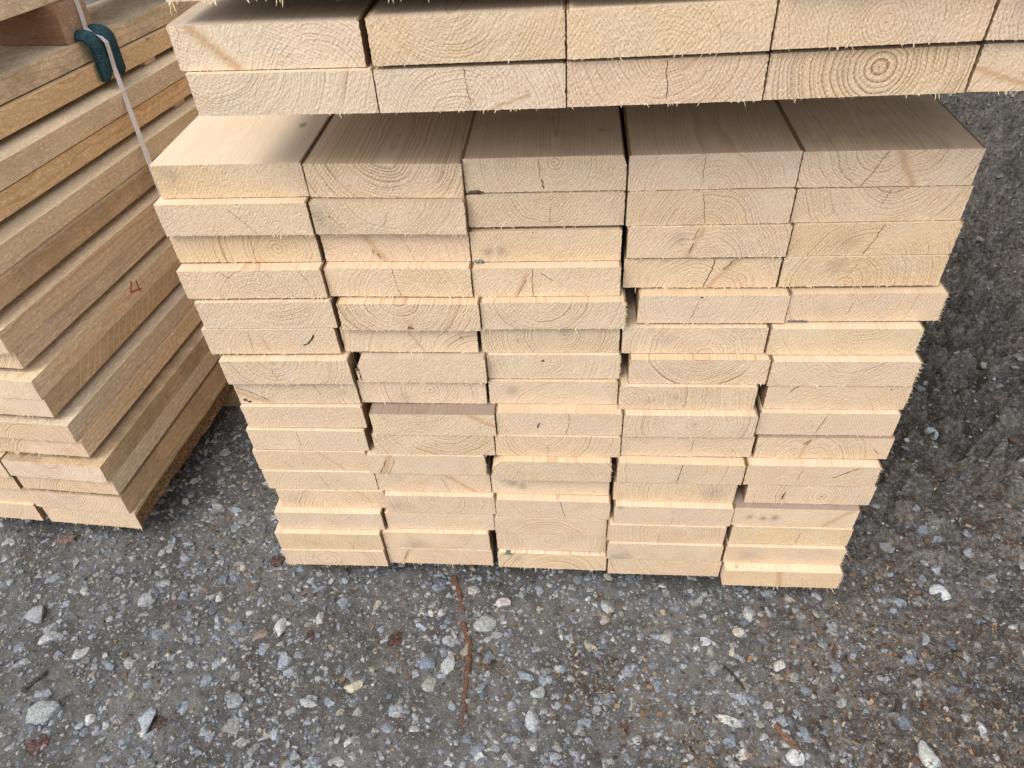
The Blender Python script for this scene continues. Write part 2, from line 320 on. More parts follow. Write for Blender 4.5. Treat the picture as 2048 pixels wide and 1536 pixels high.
    for (u, v, rad, mt) in spots:
        m_ = 14; an = np.linspace(0, 2*math.pi, m_, endpoint=False); rr = rad/1000*rng.uniform(.6, 1.25, m_)
        q = MB(); q.add([(u*W, -.0006, v*T)] + [(u*W+rr[i]*math.cos(an[i])*1.15, -.0004, v*T+rr[i]*math.sin(an[i])*.85) for i in range(m_)],
               [(0, 1+i, 1+(i+1) % m_) for i in range(m_)], mt); parts.append(('knot', q))
    if scores:                                # thin pale saw scores on the right-hand side face
        for (ya, yb, za, zb) in scores:
            w = .0017
            mb.add([(W+.0003, ya-w/2, za), (W+.0003, ya+w/2, za), (W+.0003, yb+w/2, zb), (W+.0003, yb-w/2, zb)], [(0, 1, 2, 3)], 2)
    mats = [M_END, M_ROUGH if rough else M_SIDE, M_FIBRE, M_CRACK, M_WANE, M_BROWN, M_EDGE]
    me, VV = mb.mesh(name, mats)
    nv = len(VV); so = rng.uniform(0, 40)
    wc = np.stack([VV[:, 0]-pith[0]*W, (VV[:, 2]-pith[1]*T) + VV[:, 1]*rng.normal(0, .006), VV[:, 1]+so], 1)
    kn = np.tile([0., 9., 0.], (nv, 1))
    if k:
        u0, v0, u1, v1, kw, kb = k
        p0 = np.array([u0*W, v0*T]); dv = np.array([(u1-u0)*W, (v1-v0)*T]); ln = np.linalg.norm(dv); dv /= ln
        q = VV[:, [0, 2]] - p0
        kn = np.stack([q@dv/ln, q@np.array([-dv[1], dv[0]]), np.full(nv, kw/1000.)], 1)
    sv = np.zeros(nv)
    for (u, v, rr, am) in st:
        q = ((VV[:, 0]/W-u)/rr)**2 + ((VV[:, 2]/T-v)*(T/W)/rr)**2
        sv = np.maximum(sv, am*np.exp(-q*1.4)*(VV[:, 1] < .05))
    jt = rng.normal(0, .022)
    def A(nm, ty, arr, key):
        at = me.attributes.new(nm, ty, 'POINT'); at.data.foreach_set(key, np.ascontiguousarray(arr, np.float32).ravel())
    A('wc', 'FLOAT_VECTOR', wc, 'vector'); A('kn', 'FLOAT_VECTOR', kn, 'vector')
    A('rp', 'FLOAT_VECTOR', np.tile([sp/1000., con, rng.uniform(.3, 1.2)], (nv, 1)), 'vector')
    A('st', 'FLOAT', sv, 'value'); A('dirt', 'FLOAT', np.full(nv, dirt), 'value')
    t = np.array(TONE[tone])*(1+jt)*[1, 1+rng.normal(0, .005), 1+rng.normal(0, .025)]; s = np.array(STONE[side])*(1+jt)
    A('tint', 'FLOAT_COLOR', np.tile([*t, 1], (nv, 1)), 'color'); A('stint', 'FLOAT_COLOR', np.tile([*s, 1], (nv, 1)), 'color')
    if fb.n: parts.append(('splinter_fringe', fb))
    PARTS[me.name] = [(nm, q.mesh(nm, mats)[0]) for nm, q in parts]
    return me
PARTS = {}

def put_plank(key, me, label, x, y, z, W, tilt, group, name='plank'):
    o = link(name, me, None, label, 'plank', group)
    a = math.atan(tilt)
    o.rotation_euler = (0, -a, 0)
    o.location = (x + W/2 - math.cos(a)*W/2, y, z - math.sin(a)*W/2)
    return o
# ------------------------------------------------------------------ the front stack, plank by plank
WHERE = {1: 'far left', 2: 'second from left', 3: 'middle', 4: 'second from right', 5: 'far right'}
LAYER = ['top', 'second', 'third', 'fourth', 'fifth', 'sixth', 'seventh', 'eighth', 'ninth', 'tenth', 'eleventh', 'twelfth', 'thirteenth',
         'fourteenth', 'second lowest', 'lowest']
FT = {
 (1,1): ('yellowish coarse plank end under a sunlit bare top', dict(tone='tan', pith=(.45,1.5), sp=2.6, con=.5, st=[(.12,.72,.10,.4)], dirt=0)),
 (1,2): ('pale plank end with faint slanting crack', dict(pith=(.55,.98), sp=3.2, con=.6, cr=[(.5,[(.48,.85),(.56,.4),(.63,.05)])])),
 (1,3): ('plank end with dark upright growth bands at its left', dict(tone='tan', pith=(.72,.45), sp=4.6, con=.9, cr=[(.5,[(.55,1),(.545,0)])])),
 (1,4): ('plank end with arched rings and bright front ledge', dict(tone='pink', pith=(.5,-.15), sp=3.4, con=.9, cr=[(.5,[(.29,.98),(.36,.72)])])),
 (1,5): ('plank end in shade with fibres hanging over its top', dict(pith=(.62,1.75), sp=3.8, con=.9)),
 (1,6): ('plank end with black crescent shaped split', dict(pith=(.48,-.3), sp=3.6, con=.6, cr=[(2.6,[(.835,.78),(.81,.60),(.78,.44),(.735,.34)]),(.5,[(.35,.95),(.335,0)])], k=(.435,.72,.46,.1,3,.8))),
 (1,7): ('plank end with broad U shaped rings under a small triangular knot', dict(pith=(.42,1.2), sp=5.2, con=.9, cr=[(.5,[(.39,.65),(.41,.15)])], k=(.41,1.2,.42,.85,6,1), side='fresh')),
 (1,8): ('plank end with black bark pocket at its lower left', dict(tone='grey', pith=(.55,-.35), sp=4, con=.9, cr=[(-1.3,[(.01,.75),(.12,.55),(.26,.12)]),(.6,[(.66,.9),(.695,.35)])], spots=[(.055,.16,3.6,4),(.085,.08,2.6,3)], k=(0,.55,.26,0,6,1), st=[(.88,.5,.05,.3)])),
 (1,9): ('fine grained plank end beside a deep gap', dict(tone='warm', pith=(.38,-.1), sp=2.4, con=.6)),
 (1,10): ('plank end split by a dashed middle line, greyer on its right', dict(pith=(.93,.55), sp=2.8, con=.55, cr=[(.5,[(.42,.95),(.43,.02)])])),
 (1,11): ('plank end with thin brown branch streak down its right half', dict(tone='warm', pith=(.42,.35), sp=3, con=.5, cr=[(-.6,[(.24,.45),(.31,.08)])], k=(.58,1,.78,0,2.6,1), fur=1.3)),
 (1,12): ('plank end with shallow arched rings and thin crack', dict(pith=(.5,-.35), sp=3.2, con=.8, cr=[(.5,[(.5,.85),(.56,.1)])])),
 (1,13): ('set back plank end with bold arched rings', dict(tone='warm', pith=(.52,-.05), sp=4.4, con=1, st=[(.14,.4,.06,.35)])),
 (1,14): ('protruding plank end with wide sunlit ledge', dict(pith=(.5,1.35), sp=3.6, con=.8, cr=[(.5,[(.52,.6),(.56,.2)])], fur=.3)),
 (1,15): ('protruding plank end with short brown flecks', dict(tone='warm', pith=(.78,.35), sp=4, con=.6, st=[(.36,.35,.05,.35)], k=(.74,.5,.70,0,2,.8), fur=.4)),
 (1,16): ('tan plank end with one dark curve near its left', dict(tone='warm', pith=(.42,.4), sp=9, con=.7)),
 (2,1): ('plank end with bold dark U shaped growth rings', dict(tone='pink', pith=(.52,1.4), sp=4.8, con=1.5, side='warm', dirt=.05)),
 (2,2): ('plank end with grey weathered left corner', dict(pith=(.5,1.35), sp=4, con=.9, st=[(.04,.5,.11,.6),(.12,.2,.08,.4)], spots=[(.115,.55,1.1,3)], cr=[(.45,[(.50,.7),(.465,.25)])], side='grey')),
 (2,3): ('plank end with pale branch scar and two black nicks', dict(tone='warm', pith=(.2,-.3), sp=3.4, con=.7, k=(.28,1,.42,0,7,1), cr=[(1.,[(.335,.42),(.345,.25)]),(1.1,[(.365,.28),(.39,.12)])])),
 (2,4): ('plank end with wavy crack through arched rings', dict(tone='warm', pith=(.5,-.05), sp=3.8, con=.9, cr=[(.6,[(.47,1),(.48,.55),(.505,0)])])),
 (2,5): ('plank end with small black knot low under U shaped rings', dict(pith=(.44,1.25), sp=5, con=1.3, spots=[(.495,.1,3.4,4),(.50,.09,1.8,3)], k=(.495,.28,.505,0,5,1), side='warm')),
 (2,6): ('plank end with evenly spaced upright lines and slanting branch streak', dict(pith=(1.05,-.9), sp=5, con=1., k=(.47,1.05,.605,0,2.4,1), cr=[(1.,[(.875,.7),(.895,.5)])])),
 (2,7): ('speckled plank end with splintered left edge', dict(tone='grey', pith=(.4,-4), sp=1.4, con=.2, ch={'TL':(.010,.022)}, spots=[(.012,.55,3.2,4)], cr=[(1.8,[(.012,.98),(.02,.5),(.03,.05)])], side='grey', dirt=.25)),
 (2,8): ('plank end with dark lower arcs left of its centre', dict(pith=(.56,.62), sp=4.4, con=.9, st=[(.35,.2,.07,.35)])),
 (2,9): ('plank end under purplish stained ledge, brown wedge at right', dict(pith=(.42,1.7), sp=3.8, con=.8, k=(.78,1,1.04,.3,6,1), side='purple', dirt=.3, cr=[(.7,[(.873,.45),(.88,.35)])])),
 (2,10): ('plank end with thick dark rings at its lower left', dict(pith=(.62,1.7), sp=5, con=1.2, cr=[(.5,[(.525,.6),(.53,.4)])])),
 (2,11): ('plank end with orange brown branch band at its left', dict(pith=(.6,.5), sp=3, con=.5, k=(.205,1,.12,0,7.5,1.4), cr=[(1.,[(.165,.8),(.085,0)]),(.8,[(.235,.75),(.165,0)])], hairy=.9)),
 (2,12): ('plank end with wavy white streak at its right', dict(tone='warm', pith=(.42,1.25), sp=3.6, con=.8, cr=[(.5,[(.57,.85),(.64,0)])], k=(.6,1,.86,0,6,.7), st=[(.2,.7,.06,.25)])),
 (2,13): ('plank end with closed oval rings, grey at its left', dict(pith=(.47,.82), sp=3.2, con=1., st=[(.12,.35,.09,.35)])),
 (2,14): ('plain pinkish plank end with faint wide curves', dict(tone='pink', pith=(.58,1.4), sp=3.4, con=.6, fur=.3)),
 (2,15): ('plank end with grey lower edge and gap at right', dict(tone='warm', pith=(.52,1.4), sp=4, con=.9, st=[(.3,.02,.12,.4)], fur=.3)),
 (2,16): ('plank end with short brown dash beside arcs at its left', dict(tone='warm', pith=(.36,-.3), sp=4.4, con=.7, cr=[(-1.1,[(.2,.85),(.155,.3)])], k=(.22,1,.14,0,4,.8))),
 (3,1): ('plank end with chipped upper right corner and black slit', dict(pith=(.56,.85), sp=3.6, con=.8, ch={'TR':(.005,.013)}, cr=[(.7,[(.47,1),(.468,.4)]),(1.6,[(.478,.38),(.492,.08)])], side='shade', dirt=.25)),
 (3,2): ('plank end with dark bark scrap wedged above its left corner', dict(tone='pink', pith=(.52,1.25), sp=3.4, con=.8, cr=[(.45,[(.535,.65),(.525,.1)])])),
 (3,3): ('plank end with two grey smudges low on its left', dict(tone='warm', pith=(.42,.95), sp=3.2, con=.5, st=[(.115,.32,.04,.7),(.205,.35,.045,.5)], side='dull', spots=[])),
 (3,4): ('plank end with upright crack between two brown streaks', dict(pith=(.46,1.1), sp=3, con=.6, cr=[(.8,[(.41,1),(.412,0)]),(-.8,[(.37,.62),(.30,0)]),(-1.,[(.46,.85),(.55,.55)])], k=(.37,.8,.29,0,3,.8))),
 (3,5): ('plank end with hairy right edge and one long curved ring', dict(pith=(.42,1.25), sp=4.4, con=1., hairy=1.2, cr=[(.5,[(.40,.28),(.5,.32),(.58,.55),(.63,.85)])], side='warm')),
 (3,6): ('plank end with bullseye ring heart right of its centre', dict(tone='grey', pith=(.605,.68), sp=3.6, con=1.2, st=[(.605,.85,.05,.45),(.27,.45,.022,.5)])),
 (3,7): ('plank end with a small round brown pin knot', dict(tone='grey', pith=(.425,.75), sp=4.2, con=.7, spots=[(.425,.76,2.6,5)], hairy=.7)),
 (3,8): ('plank end with wide dome shaped rings, grey patch at left', dict(tone='grey', pith=(.56,-.7), sp=3, con=1., st=[(.19,.6,.06,.5)], side='warm', fur=1.3)),
 (3,9): ('plank end with black split knot left of a wavy crack', dict(tone='pink', pith=(.6,1.6), sp=2.8, con=.5, cr=[(.6,[(.575,1),(.58,.5),(.555,.02)]),(2.,[(.345,.55),(.325,.30)])], st=[(.34,.45,.03,.4)], side='dull')),
 (3,10): ('plank end with nested bowl rings and short crack', dict(tone='warm', pith=(.425,1.1), sp=4., con=1.1, cr=[(.5,[(.425,.55),(.423,.15)])], fur=1.4)),
 (3,11): ('plank end with rounded upper left corner', dict(tone='grey', pith=(.52,-.3), sp=4, con=.9, ch={'TL':(.016,.016)}, hairy=.5, side='warm')),
 (3,12): ('plank end with grey crosswise smudges at its left', dict(tone='grey', pith=(.7,-2), sp=2.4, con=.3, st=[(.18,.55,.05,.6),(.27,.4,.05,.65)])),
 (3,13): ('plank end with slanting crack right of its centre', dict(pith=(.56,1.5), sp=3.4, con=.8, cr=[(.7,[(.565,1),(.585,.5),(.62,.05)])], fur=.4)),
 (3,14): ('plank end with dark arcs low on its right', dict(tone='pink', pith=(.48,-.7), sp=4, con=1., fur=0)),
 (3,15): ('plank end with a dot at the heart of oval rings', dict(tone='grey', pith=(.49,.68), sp=3.8, con=1., fur=0)),
 (3,16): ('plank end with dome rings and green moss tuft above', dict(tone='warm', pith=(.55,-.55), sp=6, con=1.2, st=[(.2,.6,.05,.35)])),
 (4,1): ('plank end with dotted upright crack in its middle', dict(pith=(.52,-.1), sp=4, con=.7, cr=[(.5,[(.445,.98),(.45,.15)])], tone='pink', side='shade', dirt=.12)),
 (4,2): ('plank end with close slanting arcs left of a crack', dict(tone='warm', pith=(.5,-.25), sp=4, con=1., cr=[(.6,[(.455,1),(.47,.5),(.49,0)])])),
 (4,3): ('plank end with brown branch scar across its middle', dict(tone='warm', pith=(.46,-.4), sp=4, con=1., k=(.47,1,.385,0,4.2,1.2), st=[(.33,.62,.05,.4)], cr=[(.6,[(.44,1),(.41,.55)]),(-1.2,[(.415,.5),(.395,.15)])])),
 (4,4): ('plank end with hairy underside and dark slit', dict(tone='warm', pith=(.5,-.35), sp=4, con=1., k=(.74,1.05,.55,0,5,1), cr=[(1.2,[(.58,1),(.56,.5),(.525,0)]),(-1.4,[(.7,.96),(.64,.6)])], fur=1.8)),
 (4,5): ('plank end with reddish dot right of a gap', dict(pith=(.42,.93), sp=4, con=.6, cr=[(.6,[(.405,.8),(.365,.15)])], spots=[(.42,.95,1.8,5)], side='dull', ch={'TL':(.006,.006)})),
 (4,6): ('plank end with large dome rings above a gap', dict(tone='grey', pith=(.6,-.05), sp=4.2, con=1., st=[(.3,.5,.05,.25)])),
 (4,7): ('plank end with many bowl shaped rings', dict(tone='pink', pith=(.52,1.5), sp=4., con=1.2, side='warm')),
 (4,8): ('plank end with two knot eyes and upright rings', dict(tone='grey', pith=(.1,.4), sp=4.2, con=.9, st=[(.22,.35,.04,.45),(.42,.5,.03,.4)], fur=1.6)),
 (4,9): ('plank end with a ringed knot eye near its middle', dict(tone='grey', pith=(.545,.62), sp=4.6, con=.9, spots=[], st=[(.545,.62,.022,.45)])),
 (4,10): ('plank end with hairline crack and tiny black fleck', dict(tone='grey', pith=(.6,-.6), sp=4, con=.6, cr=[(.5,[(.55,.8),(.54,.25)]),(.9,[(.85,.36),(.86,.28)])])),
 (4,11): ('plank end with open crack crossing from ledge to bottom', dict(pith=(.46,.8), sp=3.2, con=.8, cr=[(1.1,[(.515,1),(.5,.6),(.48,0)])], side='warm', fur=1.1)),
 (4,12): ('plank end with closed ovals around a dot', dict(tone='warm', pith=(.55,.55), sp=4, con=1., st=[(.82,.5,.1,.4)])),
 (4,13): ('plank end with grey fleck in its upper left corner', dict(pith=(.5,1.4), sp=3.6, con=.7, st=[(.05,.92,.03,.7),(.5,.75,.02,.5)], cr=[(.45,[(.5,.4),(.5,.05)])], side='fresh')),
 (4,14): ('plank end with a hairline crack in its lower half', dict(tone='warm', pith=(.62,.6), sp=4, con=.8, cr=[(.5,[(.44,.55),(.445,0)])], fur=.2)),
 (4,15): ('plank end with wavy rings and purplish lower edge', dict(tone='grey', pith=(.55,1.4), sp=3.6, con=.9, st=[(.12,.03,.12,.55)], fur=.2)),
 (4,16): ('plank end with faint bowl rings beside the corner plank', dict(tone='warm', pith=(.6,1.3), sp=4.6, con=.8)),
 (5,1): ('plank end with slanting crack and flared orange knot', dict(tone='pink', pith=(.48,1.4), sp=4.4, con=.9, cr=[(.8,[(.475,1),(.43,.5),(.37,0)])], k=(.54,1,.67,0,5,1.5), side='shade', dirt=.3)),
 (5,2): ('plank end with bowl rings and faint crack near its middle', dict(tone='warm', pith=(.56,1.4), sp=4.2, con=1., cr=[(.45,[(.54,1),(.51,.45)])])),
 (5,3): ('yellowish plank end with open slanting crack', dict(tone='tan', pith=(.5,-.45), sp=4, con=.9, cr=[(1.,[(.545,1),(.51,.5),(.465,.02)])], st=[(.36,.42,.08,.35)])),
 (5,4): ('plank end with brown blotch at left and upright rings at right', dict(tone='tan', pith=(.42,.05), sp=4.2, con=.9, st=[(.33,.76,.07,.4)], cr=[(.45,[(.46,.75),(.41,.3)])], fur=1.2)),
 (5,5): ('plank end jutting out rightmost with brownish left half', dict(tone='warm', pith=(.4,.95), sp=3.4, con=.6, cr=[(.5,[(.43,.9),(.39,.2)])], side='dull', st=[(.25,.5,.09,.25)], hairy=.6)),
 (5,6): ('plank end with fine slanting ring lines', dict(pith=(.62,1.8), sp=3.2, con=.8, hairy=.3)),
 (5,7): ('plain plank end with one long rising line', dict(pith=(.52,1.6), sp=3.6, con=.7, cr=[(.4,[(.76,.98),(.65,.68),(.53,.52)])], hairy=.7, fur=1.3)),
 (5,8): ('plank end with black curved slit at its upper left', dict(tone='warm', pith=(.46,-.5), sp=3.6, con=.7, cr=[(1.2,[(.215,.98),(.185,.88),(.165,.74)]),(1.3,[(.855,.92),(.865,.84)])], fur=1.3, hairy=.3)),
 (5,9): ('pinkish plank end with a line of dark dots', dict(tone='pink', pith=(.4,.4), sp=2.4, con=.5, cr=[(.8,[(.485,.92),(.46,.5),(.435,.05)])])),
 (5,10): ('plank end with split brown knot and scratch at its right', dict(tone='warm', pith=(.42,-.1), sp=4, con=1., cr=[(-1.6,[(.395,.92),(.37,.65)]),(-1.2,[(.375,.85),(.345,.66)]),(-1.,[(.87,.5),(.93,.2)])], k=(.39,1,.34,0,3.5,1), side='purple')),
 (5,11): ('plank end with long brown slit rising to its right', dict(tone='warm', pith=(.5,-1), sp=3, con=.5, cr=[(-1.5,[(.845,.98),(.76,.72),(.66,.42)]),(.45,[(.42,.9),(.41,.3)])], hairy=.6)),
 (5,12): ('plank end with black slit left of a ringed dot', dict(tone='pink', pith=(.605,.42), sp=4.2, con=.9, cr=[(2.2,[(.308,.62),(.298,.45),(.295,.24)])], spots=[(.605,.42,1.5,5)])),
 (5,13): ('plank end with three round grey smudges', dict(pith=(.6,-2), sp=2.6, con=.3, st=[(.14,.48,.03,.7),(.25,.42,.035,.8),(.345,.48,.04,.85)], k=(.96,1,.74,0,5,1), side='purple', dirt=.2)),
 (5,14): ('tan plank end with short brown crack right of its middle', dict(tone='tan', pith=(.3,1.4), sp=4.2, con=.5, cr=[(-1.,[(.575,.65),(.565,.05)])])),
 (5,15): ('plank end with brownish left half under a thin ledge', dict(tone='warm', pith=(.7,-1), sp=2.8, con=.5, st=[(.2,.4,.12,.35)], hairy=.7, fur=.3)),
 (5,16): ('protruding corner plank with broad sunlit ledge', dict(tone='tan', pith=(.45,-.6), sp=3.6, con=.4, k=(.46,1,.5,0,7,.8), hairy=.7, fur=1.5)),
}
PACK = {
 (1,-2): ('lower left corner plank of the upper pack, pale with sweeping arcs', dict(tone='white', pith=(.15,1.6), sp=3.4, con=.9, fur=.7)),
 (2,-2): ('pale plank end with upright crack, lower layer of the upper pack', dict(fur=.6, tone='white', pith=(.42,-.3), sp=3.6, con=.9, cr=[(.6,[(.475,1),(.485,.4),(.50,0)])], k=(.80,.35,.58,-.05,2.4,1))),
 (3,-2): ('plank end with cracked middle and small knot, lower layer of the upper pack', dict(tone='warm', pith=(.5,1.2), sp=3.8, con=.9, cr=[(.8,[(.5,.98),(.51,.5),(.515,.1)])], k=(.66,1,.58,.75,2.5,1), fur=.8)),
 (4,-2): ('plank end with brown bullseye heart, lower layer of the upper pack', dict(tone='warm', pith=(.545,.62), sp=5., con=1.6, st=[(.36,.5,.06,.3)], fur=.7)),
 (5,-2): ('plank end cut by the right picture edge, lower layer of the upper pack', dict(tone='pink', pith=(.5,-.3), sp=4, con=.9, k=(.0,.5,.3,.1,4,.6), fur=.7)),
 (1,-3): ('corner plank with orange wedge shaped knot, upper layer of the upper pack', dict(tone='white', pith=(.75,-.4), sp=3.6, con=.8, k=(.10,1,.32,0,7,1.6), side='grey', dirt=.2)),
 (2,-3): ('plank end with curved rings right of a dark gap, upper layer of upper pack', dict(tone='warm', pith=(.42,1.5), sp=3.8, con=1., side='grey')),
 (3,-3): ('plank end with fine criss cross saw marks, upper layer of the upper pack', dict(tone='warm', pith=(.5,.1), sp=3.4, con=.6)),
 (4,-3): ('wide clean plank end above the bullseye heart plank', dict(tone='warm', pith=(.52,.45), sp=3.4, con=.8, fur=.8)),
 (5,-3): ('plank end in the upper right picture corner', dict(tone='pink', pith=(.3,.6), sp=3, con=.7)),
}
GROUPS = ('planks of the front stack', 'planks of the upper pack', 'planks of the left stack')
def neighbour_limit(c, r, x, w):
    nx = FIT.get((c+1, r))
    return min(w, nx[0]-x-.0012) if nx else w
for (c, r), (x, y, z, w, t) in FIT.items():
    if r < 0: continue
    txt, kw = FT[(c, r)]
    lab = f'{txt}, {WHERE[c]}, {LAYER[r-1]} layer'
    if len(lab.split()) > 16: print('LONG', len(lab.split()), lab)
    w = neighbour_limit(c, r, x, w)
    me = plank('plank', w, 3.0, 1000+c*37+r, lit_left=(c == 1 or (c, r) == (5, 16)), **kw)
    put_plank((c, r), me, lab, x, y, z, w, t, GROUPS[0])
for (c, r), (x, y, z, w, t) in FIT.items():
    if r not in (-2, -3): continue
    txt, kw = PACK[(c, r)]
    w = neighbour_limit(c, r, x, w)
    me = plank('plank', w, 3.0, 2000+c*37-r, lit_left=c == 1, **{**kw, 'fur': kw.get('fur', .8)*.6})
    put_plank((c, r), me, txt, x, y, z, w, t, GROUPS[1])
# topmost pack, only its hairy lower edge shows
ZP0 = 18*TH + .0929 + .015
for i in range(5):
    me = plank('plank', .195, 3.0, 2400+i, tone='white', pith=(.4, 1.4), sp=3.6, fur=.5, fl=2.2)
    lab = ('plank at the very top of the picture, bristling with long pale fibres' if i == 0 else
           'plank of the topmost pack, barely showing at the upper picture edge')
    o = put_plank(None, me, lab, .1026+i*.198, -.006-.011*i, ZP0+.0008*i, .195, 0, GROUPS[1])
# bearers that carry the packs
M_BEAR = None
def beam(name, w, d, h, seed, label, cat='bearer', tone='warm', side='dull', rough=True, con=.7, sp=3):
    """a squared timber whose long axis is x; the end at x = w faces +x"""
    me = plank(name, d, w, seed, tone=tone, side=side, rough=rough, con=con, sp=sp, pith=(.5, .4), fur=0, dirt=.35, T=h)
    return link(name, me, None, label, cat)
for (nm, x, y, z, h, lab) in (('bearer', 1.07, .55, 16*TH+.0086, .0820, 'timber bearer across the front stack, in the dark slot under the upper pack'),
                              ('bearer', 1.0, .42, -.047, .0405, 'timber bearer on the ground beneath the front stack')):
    o = beam(nm, 1.08 if h > .06 else 1.02, .09, h, int(y*1000), lab, side='dark')
    o.matrix_world = Matrix(((0, -1, 0, x), (1, 0, 0, y), (0, 0, 1, z), (0, 0, 0, 1)))
for i in range(1):
    o = beam('bearer', .98, .045, .0135, 77, 'thin lath between the two uppermost pack layers', cat='lath', side='dark')
    o.matrix_world = Matrix(((0, -1, 0, 1.09), (1, 0, 0, .30), (0, 0, 1, 18*TH+.0929+.0002), (0, 0, 0, 1)))

# ------------------------------------------------------------------ the left stack, seen along its right side
LAX = Matrix(((.99844, .05431, .01599, 0), (-.05439, .99690, .05605, 0), (-.01293, -.05685, .99830, 0), (0, 0, 0, 1)))
LSIDE = [
 ('rough grey plank, top layer of the left stack, under the teal pad', dict(side='tanrough', dirt=.55)),
 ('smooth plank in the second layer of the left stack, below the teal pad', dict(side='honey', dirt=.15)),
 ('rough plank with sawn joint line, third layer of the left stack', dict(side='tanrough', dirt=.25)),
 ('plank with brown knot on its side, fourth layer of the left stack', dict(side='honey', dirt=.12)),
 ('broad rough plank in the fifth layer of the left stack', dict(side='tanrough', dirt=.1)),
 ('orange stained plank in the sixth layer of the left stack', dict(side='brown', dirt=.4)),
 ('plank with pale ledge and small knot, seventh layer of the left stack', dict(side='mid', dirt=.05)),
 ('plank with wavy lower grain, eighth layer of the left stack', dict(side='ash', dirt=.2)),
 ('plank with red crayon figure on its side, ninth layer of the left stack', dict(side='mid', dirt=.03, tone='white', con=.9)),
 ('plank scored with thin pale saw lines, tenth layer of the left stack', dict(side='brown', dirt=.25, scores=[(.1204-.0128+i*.0212+(.006 if i % 3 else 0), .1204-.0128+i*.0212-.026, .0456, .0456-.040) for i in range(17)])),
 ('rough plank below the scored plank in the left stack', dict(side='ash', dirt=.2)),
 ('plank with pale edge strip, twelfth layer of the left stack', dict(side='mid', dirt=.1)),
 ('plank with pale ledge above dark side, thirteenth layer of the left stack', dict(side='brown', dirt=.6, tone='white')),
 ('plank with round knot on its grey side, fourteenth layer of the left stack', dict(side='ash', dirt=.15)),
 ('brown sided plank, second lowest layer of the left stack', dict(side='brown', dirt=.35)),
 ('bark edged plank, lowest at the front corner of the left stack', dict(side='brown', dirt=.4, wane=True)),
]
def lplace(o, x, y, z):
    o.matrix_world = LAX @ Matrix.Translation((x, y, z))
GAP = .011
lobj = []
rng_con = [1.5, 1.1, .6, 1.3, .7, 1.2, 1.4, 1.6, .8, .8, 1.3, 1.5, 1.2, 1.5, 1.1, 1.]
for i, (x, y, z) in enumerate(LEFT):
    txt, kw = LSIDE[i]
    kw = dict(kw); kw.setdefault('con', rng_con[i]); kw.setdefault('tone', 'warm' if i % 3 else 'pale')
    rng = random.Random(i*5+3)
    zz = z
    if i < 14: z = z + (GAP/2 if i % 2 == 0 else GAP)
    me = plank('plank', .195, 3.4, 3000+i, rough=True, T=(TH-GAP/2-.0008 if i < 14 else TH-.001), pith=(rng.uniform(.3, .7), rng.choice((-.3, 1.4))), sp=rng.uniform(3, 4.4), fur=1.5, **kw)
    o = link('plank', me, None, txt, 'plank', GROUPS[2]); lplace(o, x-.195, y, z); lobj.append(o)
for i in range(6):
    x, y, z = LEFT[2*i+1]
    me = plank('lath', .045, .9, 3300+i, rough=True, tone='warm', side='tanrough', fur=0, T=GAP-.0006)
    o = link('lath', me, None, f'thin lath end in the dark slot under the {LAYER[2*i+1]} layer of the left stack', 'lath', 'laths in the slots of the left stack')
    o.matrix_world = LAX @ Matrix(((0, -1, 0, x-.006), (1, 0, 0, .80), (0, 0, 1, z+.0004), (0, 0, 0, 1)))
INNER = {12: 'left neighbour of the pale ledge plank, cut by the picture edge, left stack',
         13: 'plank end with thick shadowed gap at its right, fourteenth layer of the left stack',
         14: 'inner plank end of the second lowest layer of the left stack',
         15: 'inner plank end of the lowest layer of the left stack'}
INX = {12: -.347-.195+.0105, 13: -.5415, 14: -.5325, 15: -.5385}
for i in INNER:
    x, y, z = LEFT[i]
    me = plank('plank', .195, 3.4, 3100+i, tone='warm', pith=(.5, 1.3 if i % 2 else -.3), sp=3.8, fur=1.4, side='mid')
    o = link('plank', me, None, INNER[i], 'plank', GROUPS[2]); lplace(o, INX[i]-.195, y+.004*(i % 3), z)
# red crayon figure 4 on the side of the ninth plank
mr = plain('red_crayon', (.36, .05, .035), .7, 900, .25)
mb = MB()
def stroke(p, q, w=.0022):
    p = np.array(p); q = np.array(q); d = (q-p)/np.linalg.norm(q-p); n = np.array([-d[1], d[0]])*w/2
    P = [p-n, p+n, q+n*.7, q-n*.7]
    mb.add([(.195+.0012, a[0], a[1]) for a in P]+[(.195-.0005, a[0], a[1]) for a in P], [(0, 1, 2, 3), (4, 7, 6, 5), (0, 4, 5, 1), (1, 5, 6, 2), (2, 6, 7, 3), (3, 7, 4, 0)])
Y9, Z9 = LEFT[8][1], LEFT[8][2]
for a, b in (((.3231, .3552), (.3095, .338)), ((.3095, .338), (.3444, .3275)), ((.3366, .3489), (.3359, .3241))):
    stroke((a[0]-Y9, a[1]-Z9), (b[0]-Y9, b[1]-Z9))
me, _ = mb.mesh('crayon_mark', [mr]); link('crayon_mark', me, lobj[8], 'red handwritten figure four')
# bearer under the left stack, its end just peeping out
o = beam('bearer', 1.0, .09, .044, 81, 'timber bearer on the ground beneath the left stack, its end in the dark gap', side='dark')
o.matrix_world = LAX @ Matrix(((0, -1, 0, -.3087), (1, 0, 0, .425), (0, 0, 1, -.0527), (0, 0, 0, 1)))
o = beam('bearer', 1.0, .09, .044, 82, 'timber bearer beneath the rear of the left stack', side='dark')
o.matrix_world = LAX @ Matrix(((0, -1, 0, -.35), (1, 0, 0, 1.9), (0, 0, 1, -.0527), (0, 0, 0, 1)))
